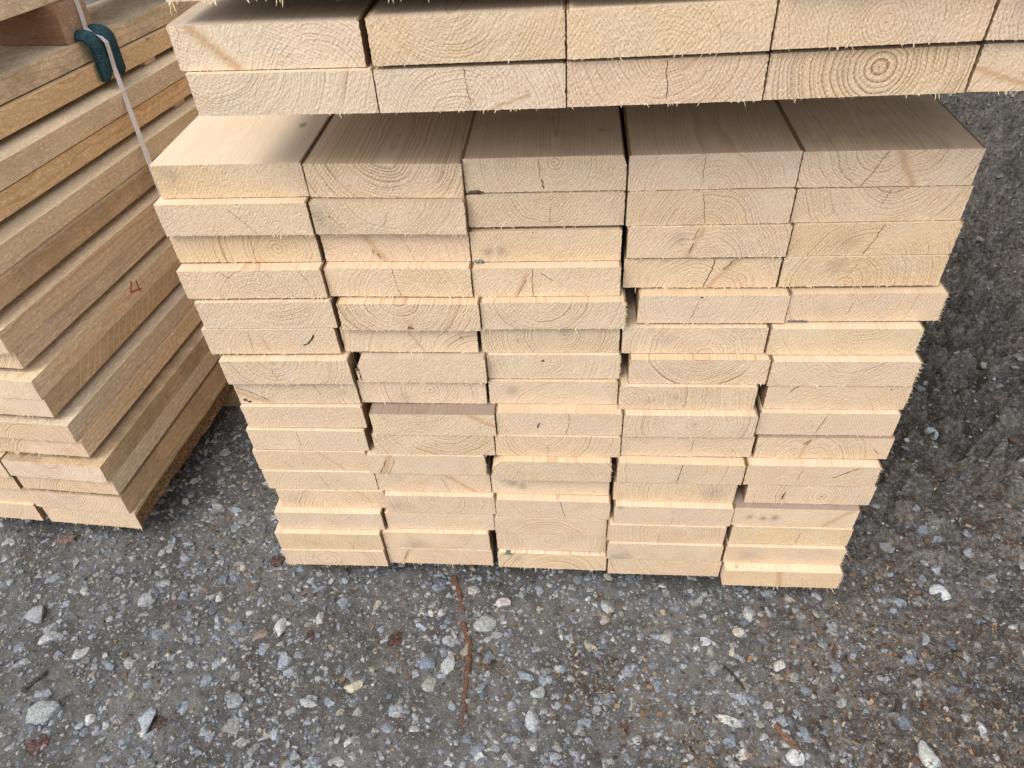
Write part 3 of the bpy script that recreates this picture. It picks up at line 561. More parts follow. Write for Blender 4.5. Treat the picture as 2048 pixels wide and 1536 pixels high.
# reddish bearer on top of the left stack, with the next pack's plank on it
TONE['red'] = (.36, .205, .125); STONE['red'] = (.27, .14, .075)
o = beam('bearer', .9, .098, .0695, 83, 'reddish brown timber bearer on top of the left stack, strapped at its end', tone='red', side='red', con=.9, sp=4)
o.matrix_world = LAX @ Matrix(((0, -1, 0, -.5286), (1, 0, 0, .5924), (0, 0, 1, LEFT[0][2]+TH+.0003), (0, 0, 0, 1)))
me = plank('plank', .195, 3.0, 84, tone='warm', side='tanrough', rough=True, dirt=.2)
o = link('plank', me, None, 'plank of the next pack above the reddish bearer, upper left picture corner', 'plank', GROUPS[2])
lplace(o, -.547-.195, .0, LEFT[0][2]+TH+.0703)

# white plastic strap and the teal felt pad it presses on the edge of the left stack
def strip(pts, w, t, mats, name, waxis=(0, 1, 0)):
    mb = MB(); n = len(pts); wa = np.array(waxis, float)
    P = np.array(pts, float); tg = np.gradient(P, axis=0); tg /= np.linalg.norm(tg, axis=1)[:, None]
    vs = []
    for i in range(n):
        s = wa - tg[i]*np.dot(wa, tg[i]); s /= np.linalg.norm(s); nn = np.cross(s, tg[i])
        for a, b in ((-1, -1), (1, -1), (1, 1), (-1, 1)): vs.append(P[i]+s*a*w/2+nn*b*t/2)
    fs = [(0, 1, 2, 3), tuple(4*(n-1)+k for k in (3, 2, 1, 0))]
    for i in range(n-1):
        for k in range(4): fs.append((4*i+k, 4*i+(k+1) % 4, 4*i+4+(k+1) % 4, 4*i+4+k))
    mb.add(vs, fs); return mb.mesh(name, mats)[0]
N = NT('white_strap_plastic'); tc = N.n('ShaderNodeTexCoord').outputs['Object']
wv = N.noise(N.vm('MULTIPLY', tc, (1, 400, 60)), 5, 2)
m_strap = N.fin(N.mix(N.ss(wv, .35, .65), (.60, .56, .54), (.76, .72, .69)), .32, None, .5)
top = LEFT[0][2]+TH
pts = [(-.62, .662, top+.0705), (-.535, .664, top+.0705), (-.5262, .664, top+.069), (-.5262, .662, top+.035), (-.5262, .6595, top+.016), (-.512, .6595, top+.0075), (-.4965, .658, top+.0005),
       (-.4895, .6565, top-.010), (-.4875, .653, top-.027), (-.486, .648, top-.054)]
a = np.array(pts[-1]); b = np.array([-.4095, .5427, .5113])
for s in np.linspace(.06, 1.55, 26): pts.append(tuple(a+(b-a)*s))
me = strip(pts, .0125, .0011, [m_strap], 'strap')
o = link('strap', me, None, 'white plastic strap pulled tight down the side of the left stack', 'strap'); o.matrix_world = LAX
m_felt = plain('teal_felt', (.032, .070, .082), .95, 420, .55, 1., .001, .1)
# pad: a bent slab, pinched under the strap
mb = MB(); nu, nv = 22, 26
prof = []
for s in np.linspace(0, 1, nv):
    if s < .22: q = s/.22; prof.append((-.527+q*.015, top+.0015))
    else:
        q = (s-.22)/.78; ang = min(q/.22, 1)*math.pi/2
        prof.append((-.512+.010*math.sin(ang), top+.0015-.010*(1-math.cos(ang))-max(0, q-.22)*.074))
def padpt(i, j, outer):
    s = i/(nu-1); px, pz = prof[j]; q = j/(nv-1)
    y = .615+.082*s
    pinch = math.exp(-((s-.47)/.14)**2)
    th = (.0185*(1-(2*abs(s-.5))**6*.85) - .0145*pinch)*(1-max(0, q-.9)*5.0) if outer else 0
    th = max(th, .002 if outer else 0)
    nxn, nzn = (0, 1) if q < .22 else (1, .0)
    if .22 <= q < .4: a = (q-.22)/.18*math.pi/2; nxn, nzn = math.sin(a), math.cos(a)
    zd = (-.006+.006*math.cos((s-.47)*9))*q
    return (px+nxn*th, y, pz+nzn*th+zd*(q > .4))
vs = [padpt(i, j, k) for k in (0, 1) for i in range(nu) for j in range(nv)]
fs = []
def I(k, i, j): return k*nu*nv+i*nv+j
for i in range(nu-1):
    for j in range(nv-1):
        fs.append((I(1, i, j), I(1, i+1, j), I(1, i+1, j+1), I(1, i, j+1))); fs.append((I(0, i, j), I(0, i, j+1), I(0, i+1, j+1), I(0, i+1, j)))
for i in range(nu-1):
    for j, fl in ((0, 0), (nv-1, 1)):
        q = (I(0, i, j), I(0, i+1, j), I(1, i+1, j), I(1, i, j)); fs.append(q if not fl else q[::-1])
for j in range(nv-1):
    for i, fl in ((0, 1), (nu-1, 0)):
        q = (I(0, i, j), I(0, i, j+1), I(1, i, j+1), I(1, i, j)); fs.append(q[::-1] if not fl else q)
mb.add(vs, fs); me, _ = mb.mesh('edge_pad', [m_felt], True)
o = link('edge_pad', me, None, 'teal felt edge pad folded over the left stack under the white strap', 'edge pad'); o.matrix_world = LAX
# scraps wedged between planks of the middle column
def scrap(label, x, y, z, L, mat, seed, cat='bark scrap', name='bark_scrap'):
    rng = np.random.default_rng(seed); mb = MB(); n = 9
    xs = np.linspace(0, L, n); vs = []
    for i, xx in enumerate(xs):
        h = .0036*math.sin(math.pi*(.08+.9*i/(n-1)))*rng.uniform(.6, 1.2); d = .006*rng.uniform(.6, 1.1)
        for a in range(6):
            an = a/6*2*math.pi; vs.append((xx, -d*math.cos(an)*rng.uniform(.7, 1.2), h*math.sin(an)*rng.uniform(.7, 1.2)))
    fs = [(6*i+k, 6*i+(k+1) % 6, 6*i+6+(k+1) % 6, 6*i+6+k) for i in range(n-1) for k in range(6)]
    fs += [tuple(range(5, -1, -1)), tuple(range(6*(n-1), 6*n))]
    mb.add(vs, fs); o = link(name, mb.mesh(name, [mat])[0], None, label, cat); o.location = (x, y, z)
x, y, z, w, t = FIT[(3, 1)]
scrap('dark bark scrap under the chipped plank of the top layer', x+.003, y+.002, z+.0004, .020, M_BARK, 5)
x, y, z, w, t = FIT[(3, 3)]
scrap('grey bark scrap under the plank with two grey smudges', x+.003, y+.002, z+.0004, .013, plain('grey_bark', (.17, .165, .155), .9, 300, .5), 6)
x, y, z, w, t = FIT[(5, 5)]
scrap('grey fluff of bark under the rightmost jutting plank', x+.003, y+.003, z+.0003, .026, plain('grey_bark_fluff', (.15, .14, .125), .9, 300, .6), 8)
x, y, z, w, t = FIT[(3, 16)]
scrap('small green moss tuft above the lowest middle plank', x+.014, y+.002, z+TH-.0015, .013, plain('green_moss', (.12, .165, .105), .95, 500, .5), 7, 'moss', 'moss_tuft')

# ------------------------------------------------------------------ ground
def slope(x, y): return -.047 - np.clip(y, 0, 6)*.057*np.clip((.25-np.asarray(x))/.4, 0, 1)
def mud(x, y):  # 0 on the gravel at left, 1 on the churned mud at right
    return np.clip((x + .25*y - .62 + .5*(fbm(x*3, y*3, 2, 4)-.5))/.45, 0, 1)
def height(x, y):
    x = np.asarray(x, float); y = np.asarray(y, float)
    near = np.clip(3.2-np.hypot(x-.5, y-.3), 0, 1)
    m = mud(x, y)
    h = (fbm(x*9, y*9, 3, 1)-.5)*.008 + (fbm(x*45, y*45, 3, 2)-.5)*.0085 + (fbm(x*130, y*130, 2, 3)-.5)*.0070
    q = (x*.55 + y*.9); warp = fbm(x*5, y*5, 3, 11)*2.2
    rut = np.clip((x-.93)/.3, 0, 1)*np.clip((y+.02)/.3, 0, 1)
    h = h + m*((fbm(x*26, y*26, 4, 7)-.5)*.028 + (fbm(x*80, y*80, 3, 8)-.5)*.018)
    bil = np.abs(fbm(x*22, y*30, 4, 33)-.5)*2
    h = h + 3.2*rut*((1-1.7*np.abs(np.sin(q*38+warp*1.5)))*.016*(.35+vnoise(x*8, y*8, 21)) + (fbm(x*48, y*48, 3, 31)-.5)*.026 + (.3-bil)*.026)
    h = h - .004*np.clip(1-np.hypot(x-.33, (y+.15)*.6)/.5, 0, 1)
    return slope(x, y) + h*near
fine = .0062
xs = np.concatenate([-np.geomspace(60, .80, 26), np.arange(-.79, 1.75, fine), np.arange(1.75, 2.5, .009), np.geomspace(2.52, 60, 26)])
ys = np.concatenate([-np.geomspace(60, .56, 24), np.arange(-.55, .9, fine), np.arange(.9, 2.6, .009), np.geomspace(2.62, 60, 24)])
Xg, Yg = np.meshgrid(xs, ys, indexing='ij'); Zg = height(Xg, Yg)
nxg, nyg = Xg.shape
me = bpy.data.meshes.new('ground')
me.vertices.add(nxg*nyg); me.vertices.foreach_set('co', np.stack([Xg, Yg, Zg], -1).ravel())
ii = np.arange(nxg*nyg).reshape(nxg, nyg)
quads = np.stack([ii[:-1, :-1], ii[1:, :-1], ii[1:, 1:], ii[:-1, 1:]], -1).reshape(-1, 4)
def fill(me, quads, k):
    nf = len(quads); me.loops.add(nf*k); me.loops.foreach_set('vertex_index', quads.ravel().astype(np.int32))
    me.polygons.add(nf); me.polygons.foreach_set('loop_start', np.arange(0, nf*k, k, dtype=np.int32)); me.polygons.foreach_set('loop_total', np.full(nf, k, np.int32))
fill(me, quads, 4); me.polygons.foreach_set('use_smooth', np.ones(len(quads), bool)); me.update(calc_edges=True)
at = me.attributes.new('mud', 'FLOAT', 'POINT'); at.data.foreach_set('value', mud(Xg, Yg).ravel().astype(np.float32))
N = NT('wet_gravelly_mud'); P = N.n('ShaderNodeTexCoord').outputs['Object']; md = N.attr('mud').outputs['Fac']
n1 = N.noise(P, 6, 4, .6); n2 = N.noise(P, 40, 4, .65); n3 = N.noise(P, 300, 3, .7); n4 = N.noise(P, 900, 2, .7)
c = N.mix(N.ss(n1, .35, .65), (.070, .068, .064), (.150, .146, .138))
c = N.mix(N.m('MULTIPLY', md, .75), c, N.mix(N.ss(n1, .35, .68), (.042, .034, .027), (.115, .095, .078)))
c = N.mix(N.ss(n2, .36, .54, .7, 0.), c, (.052, .046, .040))
c = N.mix(N.m('MULTIPLY', N.ss(n2, .58, .72), N.ss(n1, .42, .6)), c, (.125, .085, .052))
n6 = N.noise(P, 110, 4, .7)
c = N.mix(N.m('MULTIPLY', N.ss(n6, .50, .62), N.m('ADD', N.m('MULTIPLY', md, .35), .2)), c, (.24, .22, .198))
c = N.mix(N.m('MULTIPLY', N.ss(n6, .48, .38), N.m('ADD', N.m('MULTIPLY', md, .5), .35)), c, (.042, .037, .032))
v = N.n('ShaderNodeTexVoronoi', feature='F1'); N.put(v.inputs['Vector'], P); v.inputs['Scale'].default_value = 330
vc = N.xyz(v.outputs['Color'])
grain = N.m('MULTIPLY', N.ss(v.outputs['Distance'], .42, .25), N.ss(vc[0], .38, .5))
gc = N.ramp(vc[1], [(0, (.04, .04, .04)), (.3, (.19, .19, .185)), (.6, (.29, .295, .30)), (.8, (.20, .13, .075)), (1, (.38, .37, .34))])
c = N.mix(N.m('MULTIPLY', grain, .85), c, gc)
n5 = N.noise(P, 480, 2, .6)
c = N.mix(N.ss(n5, .40, .32, 0., .8), c, (.03, .027, .024))
c = N.mix(N.ss(n4, .40, .30, 0., .85), c, (.022, .020, .018))
c = N.mix(N.ss(n3, .6, .75, 0., .5), c, (.20, .185, .165))
h = N.m('ADD', N.m('ADD', n3, N.m('MULTIPLY', n4, .5)), N.m('ADD', N.m('MULTIPLY', n2, 1.5), N.m('MULTIPLY', grain, .6)))
me.materials.append(N.fin(c, N.ss(n2, .3, .7, .55, .85), N.bump(h, 1., .0009), .3))
link('ground', me, None, kind='structure')

# stones --------------------------------------------------------------
import bmesh
def ico(sub):
    b = bmesh.new(); bmesh.ops.create_icosphere(b, subdivisions=sub, radius=1)
    v = np.array([x.co[:] for x in b.verts]); f = np.array([[x.index for x in p.verts] for p in b.faces]); b.free(); return v, f
ICO = {1: ico(1), 2: ico(2), 3: ico(3)}
def rock(rng, sub, cuts=9, lo=.34, hi=.76):
    v, f = ICO[sub]; v = v.copy()
    for _ in range(cuts):
        n = rng.normal(size=3); n /= np.linalg.norm(n); d = rng.uniform(lo, hi)
        e = np.maximum(v@n-d, 0); v -= e[:, None]*n*.97
    v += rng.normal(0, .018, v.shape)
    return v/np.abs(v).max(0), f
PALC = np.array([(.205, .225, .255), (.27, .285, .30), (.15, .165, .19), (.31, .315, .31), (.235, .23, .215), (.38, .37, .345), (.30, .27, .215), (.20, .15, .12), (.13, .14, .15), (.255, .275, .31)])
PALP = np.array([.19, .16, .13, .12, .12, .07, .06, .03, .06, .06])
def stone_mat(name, per_vertex=True, col=None):
    N = NT(name); P = N.n('ShaderNodeTexCoord').outputs['Object']
    base = N.attr('col').outputs['Color'] if per_vertex else col
    a = N.noise(P, 260, 3, .7); b = N.noise(P, 60, 3, .6); g = N.noise(P, 900, 2, .7)
    c = N.mix(N.ss(a, .38, .66), N.mix(1., base, (.62, .62, .64), 'MULTIPLY'), N.mix(1., base, (1.32, 1.32, 1.30), 'MULTIPLY'))
    c = N.mix(N.ss(g, .60, .70, 0., .6), c, N.mix(1., base, (1.9, 1.9, 1.85), 'MULTIPLY'))
    c = N.mix(N.ss(g, .40, .31, 0., .6), c, N.mix(1., base, (.35, .35, .36), 'MULTIPLY'))
    c = N.mix(N.ss(b, .55, .70, 0., .5), c, (.105, .096, .085))
    return N.fin(c, N.ss(a, .3, .7, .5, .8), N.bump(N.m('ADD', a, N.m('MULTIPLY', g, .5)), .6, .0007), .35)
M_STONE = stone_mat('gravel_stone')
lib = {s: [rock(np.random.default_rng(s*100+i), s) for i in range(26)] for s in (1, 2)}
def scatter(name, pos, size, sub, rng, mat, colours, flat=(.35, .7), sink=.3, elong=(.6, 1.)):
    VV = []; FF = []; CC = []; base = 0
    for (x, y), s, c in zip(pos, size, colours):
        v, f = lib[sub][rng.integers(26)]
        v = v*[s*.5, s*.5*rng.uniform(*elong), s*.5*rng.uniform(*flat)]
        a = rng.uniform(0, 2*math.pi); t = rng.normal(0, .22); ca, sa = math.cos(a), math.sin(a)
        v = np.stack([v[:, 0], v[:, 1]*math.cos(t)-v[:, 2]*math.sin(t), v[:, 1]*math.sin(t)+v[:, 2]*math.cos(t)], 1)
        v = np.stack([v[:, 0]*ca-v[:, 1]*sa, v[:, 0]*sa+v[:, 1]*ca, v[:, 2]], 1)
        zt = v[:, 2].max()
        VV.append(v+[x, y, 0]); VV[-1][:, 2] += -zt*sink; FF.append(f+base); base += len(v); CC.append(np.tile([*c, 1], (len(v), 1)))
    V = np.concatenate(VV); F = np.concatenate(FF); C = np.concatenate(CC)
    ctr = np.repeat(height(np.array([p[0] for p in pos]), np.array([p[1] for p in pos])), [len(v) for v in VV]); V[:, 2] += ctr
    me = bpy.data.meshes.new(name); me.vertices.add(len(V)); me.vertices.foreach_set('co', V.ravel()); fill(me, F, 3); me.polygons.foreach_set('use_smooth', np.zeros(len(F), bool)); me.update(calc_edges=True)
    at = me.attributes.new('col', 'FLOAT_COLOR', 'POINT'); at.data.foreach_set('color', C.astype(np.float32).ravel())
    
    if mat: me.materials.append(mat)
    return me
def under(x, y):   # ground the piles cover
    return ((x > .03) & (x < .96) & (y > .10)) | ((x < -.36) & (y > .14))
def points(n, rng, x0, x1, y0, y1, wfun):
    x = rng.uniform(x0, x1, n*6); y = rng.uniform(y0, y1, n*6)
    keep = (rng.random(n*6) < wfun(x, y)) & ~under(x, y)
    return np.stack([x[keep][:n], y[keep][:n]], 1)
R_ = np.random.default_rng(12)
def wgrav(x, y): return np.clip((1-.80*mud(x, y))*(.35+1.0*fbm(x*7, y*7, 2, 40)), 0, 1)*np.where(y > .7, .35, 1)
def colours(n, rng, lift=1.): 
    k = rng.choice(len(PALC), n, p=PALP); return np.clip(PALC[k]*rng.uniform(.72, 1.25, (n, 1))*lift, 0, .6)
pm = points(4300, R_, -.78, 1.75, -.53, 1.4, wgrav); sm = np.clip(R_.lognormal(math.log(.0145), .38, len(pm)), .008, .036)
gm = scatter('gravel', pm, sm, 2, R_, M_STONE, colours(len(pm), R_), sink=.38)
link('gravel', gm, None, kind='stuff', label='grey and bluish gravel pressed into the wet ground', cat='gravel')
ps = points(27000, R_, -.78, 1.9, -.53, 1.5, lambda x, y: np.clip(wgrav(x, y)*1.2+.08, 0, 1)); ss_ = np.clip(R_.lognormal(math.log(.0062), .40, len(ps)), .0025, .013)
gs = scatter('fine_gravel', ps, ss_, 1, R_, M_STONE, colours(len(ps), R_, .85), flat=(.45, .9), sink=.3)
link('fine_gravel', gs, None, kind='stuff', label='fine grey grit between the larger stones', cat='gravel')
pq = np.concatenate([points(2600, R_, .75, 2.4, -.5, 2.2, lambda x, y: np.clip(mud(x, y)*(.4+1.2*fbm(x*6, y*6, 2, 70))*np.where(y > -.1, 1, .45), 0, 1)) for _ in range(4)])
SOIL = np.array([(.12, .098, .08), (.20, .178, .155), (.06, .05, .042), (.29, .262, .235), (.15, .108, .072)])
sq = np.clip(R_.lognormal(math.log(.0075), .45, len(pq)), .003, .024)
gq = scatter('soil_clods', pq, sq, 1, R_, None, SOIL[R_.integers(0, 5, len(pq))], flat=(.5, .9), sink=.1)
N = NT('soil_clod'); P = N.n('ShaderNodeTexCoord').outputs['Object']; bs = N.attr('col').outputs['Color']; a = N.noise(P, 380, 3, .7)
gq.materials.clear(); gq.materials.append(N.fin(N.mix(N.ss(a, .35, .65), N.mix(1., bs, (.5, .5, .5), 'MULTIPLY'), N.mix(1., bs, (1.4, 1.4, 1.4), 'MULTIPLY')), .9, N.bump(a, 1., .0008), .15))
link('soil_clods', gq, None, kind='stuff', label='dark crumbly clods of churned mud right of the front stack', cat='mud clods')
# wood chips and sawdust ------------------------------------------------
def chips(name, pos, rng, lmin, lmax, cols):
    VV = []; FF = []; CC = []; b = 0
    H = height(pos[:, 0], pos[:, 1])
    box = np.array([(0, 1, 2, 3), (4, 7, 6, 5), (0, 4, 5, 1), (1, 5, 6, 2), (2, 6, 7, 3), (3, 7, 4, 0)])
    for (x, y), h in zip(pos, H):
        L = rng.uniform(lmin, lmax)*rng.choice([.6, 1, 1, 1.7]); W = L*rng.uniform(.15, .8); t = rng.uniform(.0005, .0012); a = rng.uniform(0, 6.28)
        q = np.array([(-L, -W), (L*rng.uniform(.6, 1), -W*rng.uniform(.2, 1)), (L, W*rng.uniform(.3, 1)), (-L*rng.uniform(.6, 1), W)])/2
        q = q@np.array([[math.cos(a), math.sin(a)], [-math.sin(a), math.cos(a)]])
        tilt = rng.normal(0, .30, 2); z = q@tilt; lift = np.abs(z).max()*.6+.0003
        lo = np.column_stack([q+[x, y], h+z+lift]); VV += [lo+[0, 0, t], lo]; FF.append(box+b); b += 8
        c = cols[rng.integers(len(cols))]*rng.uniform(.6, 1.25); CC.append(np.tile([*c, 1], (8, 1)))
    V = np.concatenate(VV); F = np.concatenate(FF); C = np.concatenate(CC)
    me = bpy.data.meshes.new(name); me.vertices.add(len(V)); me.vertices.foreach_set('co', V.ravel()); fill(me, F, 4); me.polygons.foreach_set('use_smooth', np.zeros(len(F), bool)); me.update(calc_edges=True)
    at = me.attributes.new('col', 'FLOAT_COLOR', 'POINT'); at.data.foreach_set('color', C.astype(np.float32).ravel()); return me
N = NT('wood_chip'); P = N.n('ShaderNodeTexCoord').outputs['Object']
M_CHIP = N.fin(N.mix(N.ss(N.noise(P, 700, 3), .35, .65), N.mix(1., N.attr('col').outputs['Color'], (.6, .55, .5), 'MULTIPLY'), N.attr('col').outputs['Color']), .85, None, .2)
CH = np.array([(.28, .18, .10), (.22, .135, .075), (.17, .10, .06), (.36, .25, .145), (.13, .075, .05), (.10, .068, .05), (.42, .33, .22), (.08, .055, .042)])
def wchip(x, y):
    pt = np.clip((fbm(x*5+3, y*5, 3, 60)-.46)*5, 0, 1)*np.clip(.12+mud(x, y), 0, 1)
    for (a, b, r) in ((1.00, -.06, .10), (1.06, -.02, .08), (.97, -.18, .10), (1.09, -.14, .08), (.86, -.20, .05), (1.0, -.33, .10), (1.12, -.27, .10), (.62, -.29, .05), (.55, -.22, .05), (.36, -.2, .04), (.70, -.33, .06)):
        pt = np.maximum(pt, np.exp(-((x-a)**2+(y-b)**2)/r**2))
    return np.clip(pt*1.0+.02, 0, 1)
pc = points(17000, R_, -.75, 1.8, -.53, 1.2, wchip)
me = chips('wood_chips', pc, R_, .0018, .0062, CH); me.materials.append(M_CHIP)
link('wood_chips', me, None, kind='stuff', label='brown wood chips and bark crumbs strewn over the ground', cat='wood chips')
# single conspicuous stones ---------------------------------------------
STONES = [
 ('white flat stone in the mud right of the front stack', (1.1625, -.0352), .041, .030, (.50, .50, .49)),
 ('large whitish stone at the bottom right picture edge', (1.0444, -.3131), .045, .026, (.46, .46, .43)),
 ('long white lens shaped stone in the lower right mud', (.7556, -.2739), .043, .015, (.48, .46, .42)),
 ('pale wedge shaped stone between the front stack and the right corner', (.8522, -.1833), .027, .018, (.46, .45, .42)),
 ('whitish triangular stone at the lower edge left of the large whitish stone', (.8473, -.3227), .030, .024, (.50, .50, .48)),
 ('round bluish white stone below the low corner plank', (.738, -.1442), .026, .019, (.45, .46, .48)),
 ('cream pointed pebble next to the round bluish white stone', (.7969, -.1236), .020, .017, (.48, .42, .34)),
 ('grey blocky stone right under the middle of the front stack', (.5739, -.0845), .031, .023, (.34, .34, .33)),
 ('upright pale grey block at the lower middle', (.4513, -.2856), .034, .021, (.37, .39, .40)),
 ('pale angular stone just behind the upright grey block', (.4575, -.2438), .026, .020, (.36, .37, .37)),
 ('large greenish grey angular stone right of the brown bark strip', (.3602, -.1247), .042, .030, (.30, .31, .285)),
 ('pale grey knobbly stone touching the brown bark strip at its left', (.3037, -.2012), .037, .022, (.37, .38, .37)),
 ('blue grey rough stone left of the knobbly pale stone', (.267, -.2019), .033, .027, (.185, .215, .26)),
 ('greyish oval stone in front of the blue grey rough stone', (.2777, -.2376), .028, .021, (.32, .325, .29)),
 ('cream yellow stone in the middle of the gravel', (.1512, -.2465), .034, .020, (.46, .43, .31)),
 ('white oval stone below the left end of the front stack', (-.0032, -.1475), .036, .020, (.44, .44, .41)),
 ('long slanted grey stone in the lower gravel', (.0848, -.2768), .036, .014, (.33, .34, .34)),
 ('square lilac grey stone near the left picture edge', (-.4724, -.141), .040, .034, (.31, .31, .33)),
 ('big grey boulder like stone in the lower left corner', (-.3527, -.3129), .052, .038, (.28, .29, .285)),
 ('small bright white pebble right of the big lower left stone', (-.2737, -.3189), .021, .017, (.56, .57, .58)),
 ('square grey stone below the left stack gap', (-.2711, -.1028), .032, .028, (.30, .305, .31)),
 ('tall pale blue stone at the lower left', (-.1753, -.3168), .041, .024, (.35, .38, .41)),
 ('light long stone under the square lilac one', (-.416, -.1831), .044, .022, (.34, .35, .35)),
 ('pale slanted stone right of the light long stone', (-.3477, -.2094), .036, .016, (.38, .39, .39)),
 ('whitish pink stone right of the upper end of the bark strip', (.388, -.0835), .029, .021, (.45, .42, .40)),
]
rgs = np.random.default_rng(5)
for i, (lab, (x, y), a, b, c) in enumerate(STONES):
    v, f = rock(np.random.default_rng(500+i), 3, 10, .48, .88)
    v = v*[a*.52, b*.56, min(a, b)*.36]; an = rgs.uniform(-.6, .6) + (1.2 if b < a*.7 and i % 2 else 0)
    if i in (8, 11, 21): an = 1.45
    if i in (0, 2): an = -.25
    v = np.stack([v[:, 0]*math.cos(an)-v[:, 1]*math.sin(an), v[:, 0]*math.sin(an)+v[:, 1]*math.cos(an), v[:, 2]], 1)
    me = bpy.data.meshes.new('stone'); me.from_pydata(v.tolist(), [], f.tolist()); me.materials.append(stone_mat('stone_surface', False, c)); me.update()
    o = link('stone', me, None, lab, 'stone', 'large stones lying on the ground')
    o.location = (x, y, float(height(x, y))+min(a, b)*.02)
# twigs and bark -------------------------------------------------------
def stick(name, label, cat, pts, w, col, seed, flat=.45):
    rng = np.random.default_rng(seed); mb = MB(); P = []
    for a, b in zip(pts[:-1], pts[1:]):
        for s in np.linspace(0, 1, 9)[:-1]: P.append((a[0]+(b[0]-a[0])*s, a[1]+(b[1]-a[1])*s))
    P.append(pts[-1]); P = np.array(P); P[1:-1] += rng.normal(0, w*.07, (len(P)-2, 2)); n = len(P); k = 8; vs = []
    H = height(P[:, 0], P[:, 1]); H = np.convolve(np.pad(H, 3, 'edge'), np.ones(7)/7, 'valid')
    tg = np.gradient(P, axis=0); tg /= np.linalg.norm(tg, axis=1)[:, None]
    for i in range(n):
        ww = w*.5*rng.uniform(.75, 1.2)*(.3 if i in (0, n-1) else 1)*(1.15-.45*i/n)
        for a in range(k):
            an = a/k*2*math.pi; s = math.cos(an)*ww*rng.uniform(.85, 1.1)
            vs.append((P[i, 0]-tg[i, 1]*s, P[i, 1]+tg[i, 0]*s, H[i]+w*flat*.40+math.sin(an)*ww*flat))
    fs = [(k*i+j, k*i+(j+1) % k, k*i+k+(j+1) % k, k*i+k+j) for i in range(n-1) for j in range(k)] + [tuple(range(k-1, -1, -1)), tuple(range(k*(n-1), k*n))]
    mb.add(vs, fs); N = NT(name+'_surface'); tc = N.n('ShaderNodeTexCoord').outputs['Object']
    f = N.noise(tc, 330, 3, .65); cc = N.mix(N.ss(f, .35, .65), tuple(q*.5 for q in col), tuple(q*1.35 for q in col))
    link(name, mb.mesh(name, [N.fin(cc, .8, N.bump(f, .9, .0012), .25)])[0], None, label, cat)
RB = (.135, .070, .046)
stick('bark_strip', 'long reddish brown bark strip running from the front stack to the lower edge', 'bark',
      [(.2898, -.0279), (.3053, -.0611), (.3207, -.1059)], .0100, RB, 1)
stick('bark_strip', 'lower longer piece of the broken reddish brown bark strip', 'bark',
      [(.3195, -.1203), (.336, -.1622), (.338, -.2024), (.3386, -.2449), (.3404, -.3008)], .0100, RB, 2)
stick('bark_strip', 'reddish bark splinter between the white triangular and large whitish stones', 'bark', [(.8254, -.2783), (.8411, -.2999), (.852, -.3174)], .012, (.18, .10, .062), 3)
stick('twig', 'short dark stick in the lower left gravel', 'twig', [(-.4109, -.2822), (-.399, -.2644), (-.3884, -.2438)], .010, (.06, .05, .042), 4, .6)
stick('twig', 'thin dark twig below the right end of the front stack', 'twig', [(.7635, -.1845), (.778, -.207), (.7903, -.2267)], .005, (.045, .034, .027), 5, .7)
stick('twig', 'thin dark twig at the lower right edge', 'twig', [(.8932, -.2676), (.8960, -.292), (.9014, -.3151)], .005, (.045, .034, .027), 6, .7)
def leaf(label, x, y, a, b, col, seed):
    rng = np.random.default_rng(seed); n = 22; mb = MB(); an = np.linspace(0, 2*math.pi, n, endpoint=False); rr = rng.uniform(.72, 1.1, n)
    ps = [(a*.5*rr[i]*math.cos(an[i]), b*.5*rr[i]*math.sin(an[i]), .0015+rng.uniform(0, .002)) for i in range(n)]
    vs = [(0, 0, .0045)]+ps+[(p[0], p[1], -.002) for p in ps]
    fs = [(0, 1+i, 1+(i+1) % n) for i in range(n)]+[(1+i, 1+n+i, 1+n+(i+1) % n, 1+(i+1) % n) for i in range(n)]
    mb.add(vs, fs); o = link('bark_flake', mb.mesh('bark_flake', [plain('bark_flake_surface', col, .85, 240, .6, 1., .0015)])[0], None, label, 'bark', 'bark flakes on the gravel')
    o.location = (x, y, float(height(x, y))); o.rotation_euler = (0, 0, rng.uniform(-.5, .5))
leaf('pinkish brown bark flake under the front of the left stack', -.507, .0244, .045, .026, (.17, .115, .09), 1)
leaf('dark red bark flake in the lower left corner', -.336, -.3633, .040, .036, (.085, .050, .042), 2)
leaf('dark reddish bark flake left of the tall pale blue stone', -.1552, -.3199, .030, .024, (.07, .045, .040), 3)
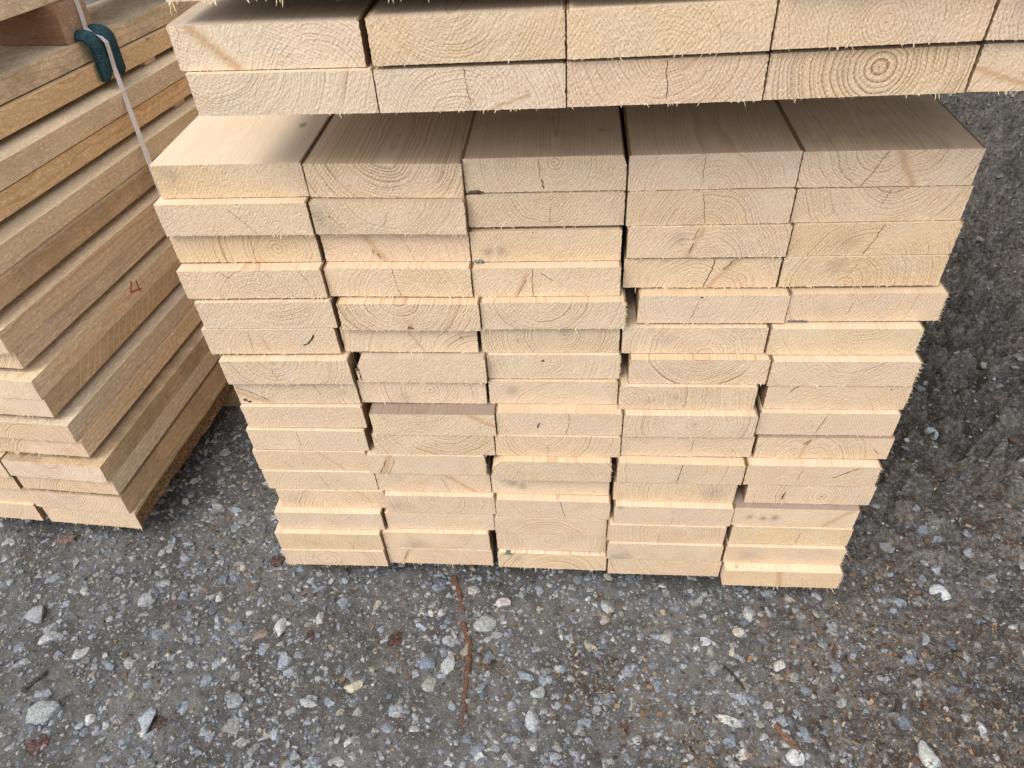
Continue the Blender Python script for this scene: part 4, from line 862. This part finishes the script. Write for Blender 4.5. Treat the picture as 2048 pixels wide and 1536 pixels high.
leaf('dark maroon bark flake in the gravel left of the bark strip', .2062, -.1628, .026, .030, (.07, .040, .033), 4)
leaf('small maroon bark flake below the left end of the front stack', .0533, -.1596, .020, .020, (.07, .042, .038), 6)
leaf('reddish stone like bark flake beside the second lowest plank of the front stack', -.055, -.01, .030, .024, (.085, .05, .045), 7)

# ------------------------------------------------------------------ camera and light
cam = bpy.data.cameras.new('camera'); co = bpy.data.objects.new('camera', cam); COL.objects.link(co)
r = Vector((.99652189, .0666392, -.05003345)); u = Vector((-.00790689, .67332052, .73930843)); f = Vector((-.08295547, .73634142, -.67150555))
co.matrix_world = Matrix(((r.x, u.x, -f.x, .50847659), (r.y, u.y, -f.y, -.76291674), (r.z, u.z, -f.z, 1.10725449), (0, 0, 0, 1)))
cam.sensor_width = 36; cam.lens = 1426.142/2048*36; cam.clip_start = .02; cam.clip_end = 500
SC.camera = co
w = bpy.data.worlds.new('World'); SC.world = w; w.use_nodes = True; t = w.node_tree
bg = t.nodes['Background']; sky = t.nodes.new('ShaderNodeTexSky'); sky.sky_type = 'NISHITA'; sky.sun_disc = False
SUN = Vector((-.40, -.52, 1.0)).normalized()
sky.sun_elevation = math.asin(SUN.z); sky.sun_rotation = math.atan2(SUN.x, SUN.y)
sky.air_density = 1.; sky.dust_density = 2.
hs = t.nodes.new('ShaderNodeHueSaturation'); hs.inputs['Saturation'].default_value = .30
t.links.new(sky.outputs[0], hs.inputs['Color']); t.links.new(hs.outputs[0], bg.inputs['Color']); bg.inputs['Strength'].default_value = .15
sl = bpy.data.lights.new('sun', 'SUN'); sl.energy = 1.0; sl.angle = math.radians(28); sl.color = (1, .965, .91)
so = bpy.data.objects.new('sun', sl); COL.objects.link(so); so.rotation_euler = SUN.to_track_quat('Z', 'Y').to_euler()
so.location = SUN*6
vs_ = SC.view_settings; SC.display_settings.display_device = 'sRGB'; vs_.view_transform = 'Standard'; vs_.look = 'None'; vs_.exposure = 0.74; vs_.gamma = 1; vs_.use_curve_mapping = False
SC.render.film_transparent = False
